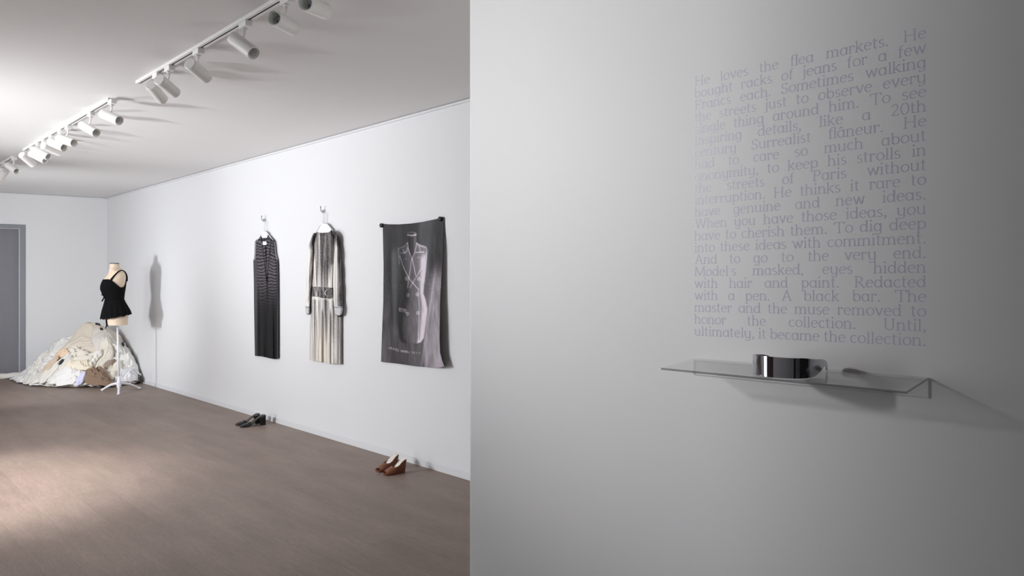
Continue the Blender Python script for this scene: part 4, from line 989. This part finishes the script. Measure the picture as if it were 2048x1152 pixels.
# ------------------------------------------------------------------ wall lettering (own old-style letters drawn with a broad nib)
TS, TT, NIB = 0.162, 0.084, math.radians(10)
def arc(cx, cy, rx, ry, a0, a1, n=14):
    return [(cx + rx * math.cos(math.radians(a)), cy + ry * math.sin(math.radians(a))) for a in np.linspace(a0, a1, n)]
def foot(x, l=.215, r=.215, y=.035): return [(x - l, y), (x + r, y)]
def flag(x, y): return [(x - .15, y - .10), (x + .02, y - .01)]
AS, CP = 1.46, 1.42
bowl_l = arc(.46, .49, .37, .46, 0, 360, 26)
tail = [(.84, .98), (.84, -.05)] + arc(.50, -.06, .34, .32, 0, -150, 12)
dot = lambda x, y: [(x - .005, y + .085), (x, y - .085)]
SERF = {
 'a': (1.04, [bowl_l, [(.84, .98), (.84, .02)], [(.84, .03), (1.0, .05)]]),
 'b': (1.02, [[(.16, AS), (.16, .05)], flag(.16, AS), arc(.53, .49, .37, .46, 0, 360, 26)]),
 'c': (.86, [arc(.48, .49, .38, .46, 48, 318, 20)]),
 'd': (1.06, [bowl_l, [(.84, AS), (.84, .02)], flag(.84, AS), [(.84, .03), (1.02, .05)]]),
 'e': (.92, [arc(.47, .49, .38, .46, 8, 318, 22), [(.12, .55), (.84, .55)]]),
 'f': (.62, [[(.24, .03), (.24, 1.08)] + arc(.46, 1.1, .22, .33, 180, 50, 8), foot(.24, .16, .18), [(.02, .97), (.55, .97)]]),
 'g': (1.04, [bowl_l, tail]),
 'h': (1.08, [[(.17, AS), (.17, .03)], flag(.17, AS), [(.17, .6)] + arc(.50, .62, .33, .34, 160, 0, 10) + [(.83, .03)], foot(.17), foot(.83)]),
 'i': (.46, [[(.22, .98), (.22, .03)], flag(.22, .98), foot(.22), dot(.22, 1.36)]),
 'j': (.46, [[(.26, .98), (.26, -.12)] + arc(.06, -.14, .20, .24, 0, -110, 7), flag(.26, .98), dot(.26, 1.36)]),
 'k': (1.0, [[(.17, AS), (.17, .03)], flag(.17, AS), foot(.17), [(.78, .95), (.22, .44)], [(.36, .56), (.86, .03)], [(.62, .96), (.92, .96)], [(.72, .03), (1.0, .03)]]),
 'l': (.46, [[(.22, AS), (.22, .03)], flag(.22, AS), foot(.22)]),
 'm': (1.66, [[(.17, .98), (.17, .03)], flag(.17, .98), [(.17, .6)] + arc(.48, .62, .31, .34, 160, 0, 10) + [(.79, .03)], [(.79, .6)] + arc(1.10, .62, .31, .34, 160, 0, 10) + [(1.41, .03)], foot(.17), foot(.79), foot(1.41)]),
 'n': (1.08, [[(.17, .98), (.17, .03)], flag(.17, .98), [(.17, .6)] + arc(.50, .62, .33, .34, 160, 0, 10) + [(.83, .03)], foot(.17), foot(.83)]),
 'o': (1.0, [arc(.5, .49, .41, .46, 0, 360, 28)]),
 'p': (1.04, [[(.17, .98), (.17, -.43)], flag(.17, .98), arc(.54, .49, .37, .46, 0, 360, 26), foot(.17, .15, .18, -.42)]),
 'r': (.74, [[(.17, .98), (.17, .03)], flag(.17, .98), [(.17, .6)] + arc(.46, .66, .29, .29, 165, 55, 8), foot(.17, .14, .18), dot(.62, .84)]),
 's': (.74, [arc(.38, .72, .25, .23, 40, 250, 12) + arc(.36, .25, .27, .23, 70, -150, 12)]),
 't': (.64, [[(.24, 1.28), (.24, .22)] + arc(.42, .2, .18, .18, 180, 310, 8), [(.02, .97), (.56, .97)]]),
 'u': (1.08, [[(.17, .98), (.17, .36)] + arc(.5, .36, .33, .34, 180, 345, 10), [(.84, .98), (.84, .02)], flag(.17, .98), flag(.84, .98), [(.84, .03), (1.0, .05)]]),
 'v': (.98, [[(.12, .97), (.50, .0)], [(.48, .0), (.86, .97)], [(.0, .97), (.3, .97)], [(.70, .97), (.98, .97)]]),
 'w': (1.46, [[(.12, .97), (.44, .0)], [(.42, .0), (.74, .97)], [(.70, .97), (1.04, .0)], [(1.02, .0), (1.34, .97)], [(.0, .97), (.28, .97)], [(1.18, .97), (1.46, .97)]]),
 'y': (1.06, [[(.17, .98), (.17, .36)] + arc(.5, .36, .33, .34, 180, 345, 10), tail, flag(.17, .98), flag(.84, .98)]),
 'H': (1.56, [[(.25, CP), (.25, .03)], [(1.27, CP), (1.27, .03)], [(.25, .74), (1.27, .74)], foot(.25, .2, .2), foot(1.27, .2, .2), foot(.25, .2, .2, CP - .02), foot(1.27, .2, .2, CP - .02)]),
 'F': (1.12, [[(.25, CP), (.25, .03)], foot(.25, .2, .24), [(.05, CP - .02), (1.02, CP - .02)], [(1.0, CP), (1.03, 1.12)], [(.25, .74), (.82, .74)], [(.82, .86), (.82, .62)]]),
 'S': (1.0, [arc(.5, 1.05, .34, .35, 30, 250, 14) + arc(.47, .37, .38, .36, 75, -150, 14), [(.84, 1.36), (.84, 1.1)], [(.1, .34), (.09, .06)]]),
 'T': (1.34, [[(.67, CP), (.67, .03)], foot(.67, .22, .22), [(.06, CP - .02), (1.28, CP - .02)], [(.07, CP), (.04, 1.12)], [(1.27, CP), (1.30, 1.12)]]),
 'P': (1.12, [[(.25, CP), (.25, .03)], foot(.25, .2, .24), [(.05, CP - .02), (.55, CP - .02)] + arc(.55, 1.04, .42, .36, 90, -90, 12) + [(.25, .68)]]),
 'R': (1.34, [[(.25, CP), (.25, .03)], foot(.25, .2, .22), [(.05, CP - .02), (.55, CP - .02)] + arc(.55, 1.06, .40, .34, 90, -90, 12) + [(.25, .72)], [(.56, .72), (1.12, .04)], [(1.08, .03), (1.36, .03)]]),
 'A': (1.44, [[(.72, CP + .04), (.20, .03)], [(.70, CP + .04), (1.24, .03)], [(.38, .5), (1.04, .5)], foot(.2, .18, .18), foot(1.24, .2, .18)]),
 'W': (2.0, [[(.18, CP), (.60, .0)], [(.58, .0), (1.0, CP)], [(.98, CP), (1.42, .0)], [(1.40, .0), (1.82, CP)], [(.0, CP - .02), (.38, CP - .02)], [(1.64, CP - .02), (2.0, CP - .02)], [(.84, CP - .02), (1.14, CP - .02)]]),
 'M': (1.8, [[(.24, CP), (.18, .03)], [(.24, CP), (.9, .08)], [(.9, .08), (1.54, CP)], [(1.54, CP), (1.6, .03)], foot(.18, .18, .2), foot(1.6, .22, .2), [(.04, CP - .02), (.3, CP - .02)], [(1.5, CP - .02), (1.76, CP - .02)]]),
 'U': (1.46, [[(.26, CP), (.26, .5)] + arc(.70, .48, .44, .45, 180, 360, 16) + [(1.14, CP)], foot(.26, .22, .22, CP - .02), foot(1.14, .22, .22, CP - .02)]),
 '2': (.98, [arc(.46, 1.02, .34, .37, 160, -25, 14) + [(.14, .08)], [(.1, .06), (.86, .06)], [(.86, .06), (.9, .24)]]),
 '0': (1.06, [arc(.53, .70, .42, .70, 0, 360, 30)]),
 '.': (.42, [dot(.2, .09)]), ',': (.42, [dot(.2, .09), [(.25, .1), (.24, -.08), (.12, -.24)]]),
}
SERF['~'] = (.34, [])
SERF['â'] = (SERF['a'][0], SERF['a'][1] + [[(.26, 1.16), (.48, 1.42)], [(.46, 1.42), (.70, 1.16)]])
SERF['fl'] = (1.06, [SERF['f'][1][0][:-1], SERF['f'][1][1], [(.02, .97), (.6, .97)], [(.84, AS), (.84, .03)], foot(.84), [(.4, 1.44), (.84, 1.44)]])
def glyph_polys(strokes):
    """each stroke drawn with a slanted nib: thick down-strokes, thin level ones"""
    out = []
    for st in strokes:
        p = np.array(st, float); n = len(p)
        if n == 2 and abs(p[0][0] - p[1][0]) < 0.03 and abs(p[0][1] - p[1][1]) < 0.2:      # a dot
            c = p.mean(0); rr = 0.125; a = [c + rr * np.array([math.cos(t), math.sin(t)]) for t in np.linspace(0, 2 * math.pi, 10, endpoint=False)]
            out.append((a, [tuple(range(10))])); continue
        closed = np.hypot(*(p[0] - p[-1])) < 1e-6
        vv = []
        for i in range(n):
            a = p[i - 1] if i > 0 else (p[-2] if closed else p[i]); b = p[i + 1] if i < n - 1 else (p[1] if closed else p[i])
            t = b - a; t /= np.hypot(*t) + 1e-9; nn = np.array([-t[1], t[0]])
            w_ = TT + (TS - TT) * abs(math.sin(math.atan2(t[1], t[0]) - NIB)) ** 1.3
            vv += [p[i] + nn * w_ / 2, p[i] - nn * w_ / 2]
        out.append((vv, [(2 * i, 2 * i + 1, 2 * i + 3, 2 * i + 2) for i in range(n - 1)]))
    return out
LINES = ["He loves the flea markets. He", "bought racks of jeans for a few", "Francs each. Sometimes walking", "the streets just to observe every", "single thing around him. To see",
         "inspiring details, like a 20th", "century Surrealist flâneur. He", "had to care so much about", "anonymity, to keep his strolls in", "the streets of Paris without",
         "interruption. He thinks it rare to", "have genuine and new ideas.", "When you have those ideas, you", "have to cherish them. To dig deep", "into these ideas with commitment.",
         "And to go to the very end.", "Model~s masked, eyes hidden", "with hair and paint. Redacted", "with a pen. A black bar. The", "master and the muse removed to", "honor the collection. Until,", "ultimately, it became the collection."]
M_VINYL = mat('lilac_vinyl', (190, 188, 203), 0.35, spec=0.6)
XH = 0.0180
text = empty('wall_lettering', pt((sL + sR) / 2, 0, 1.6), 'long paragraph of pale lilac lettering on the partition wall', 'lettering')
(tl, zl1), (tr_, zr1) = psz(1389, 172.8), psz(1854, 75.4); (_, zl2), (_, zr2) = psz(1391, 671), psz(1853, 692)
WID = tl - tr_
def split(wd):
    out = []; i = 0
    while i < len(wd):
        if wd[i:i + 2] == 'fl': out.append('fl'); i += 2
        else: out.append(wd[i]); i += 1
    return out
GAP = 0.055
for li, ln in enumerate(LINES):
    words = [split(wd) for wd in ln.split(' ')]
    wl = [sum(SERF[g][0] + GAP for g in wd) for wd in words]
    tot = WID / XH; sq = 1.0
    sp = (tot - sum(wl)) / (len(words) - 1)
    if sp < 0.42: sq = (tot - 0.42 * (len(words) - 1)) / sum(wl); sp = 0.42
    t = li / (len(LINES) - 1); z0 = zl1 + (zl2 - zl1) * t; z1 = zr1 + (zr2 - zr1) * t
    V = []; Fc = []; x = 0.0
    for wd, wlen in zip(words, wl):
        for g in wd:
            for si, (vv, ff) in enumerate(glyph_polys(SERF[g][1])):
                k = len(V)
                for q_ in vv:
                    X = (x + q_[0] * sq) * XH; V.append(pt(tl - X, 0.0002 + 0.00003 * si, z0 + (z1 - z0) * X / WID + q_[1] * XH))
                Fc += [tuple(i + k for i in fc) for fc in ff]
            x += (SERF[g][0] + GAP) * sq
        x += sp
    mesh_obj('text_lettering', V, Fc, M_VINYL, text, smooth=False)
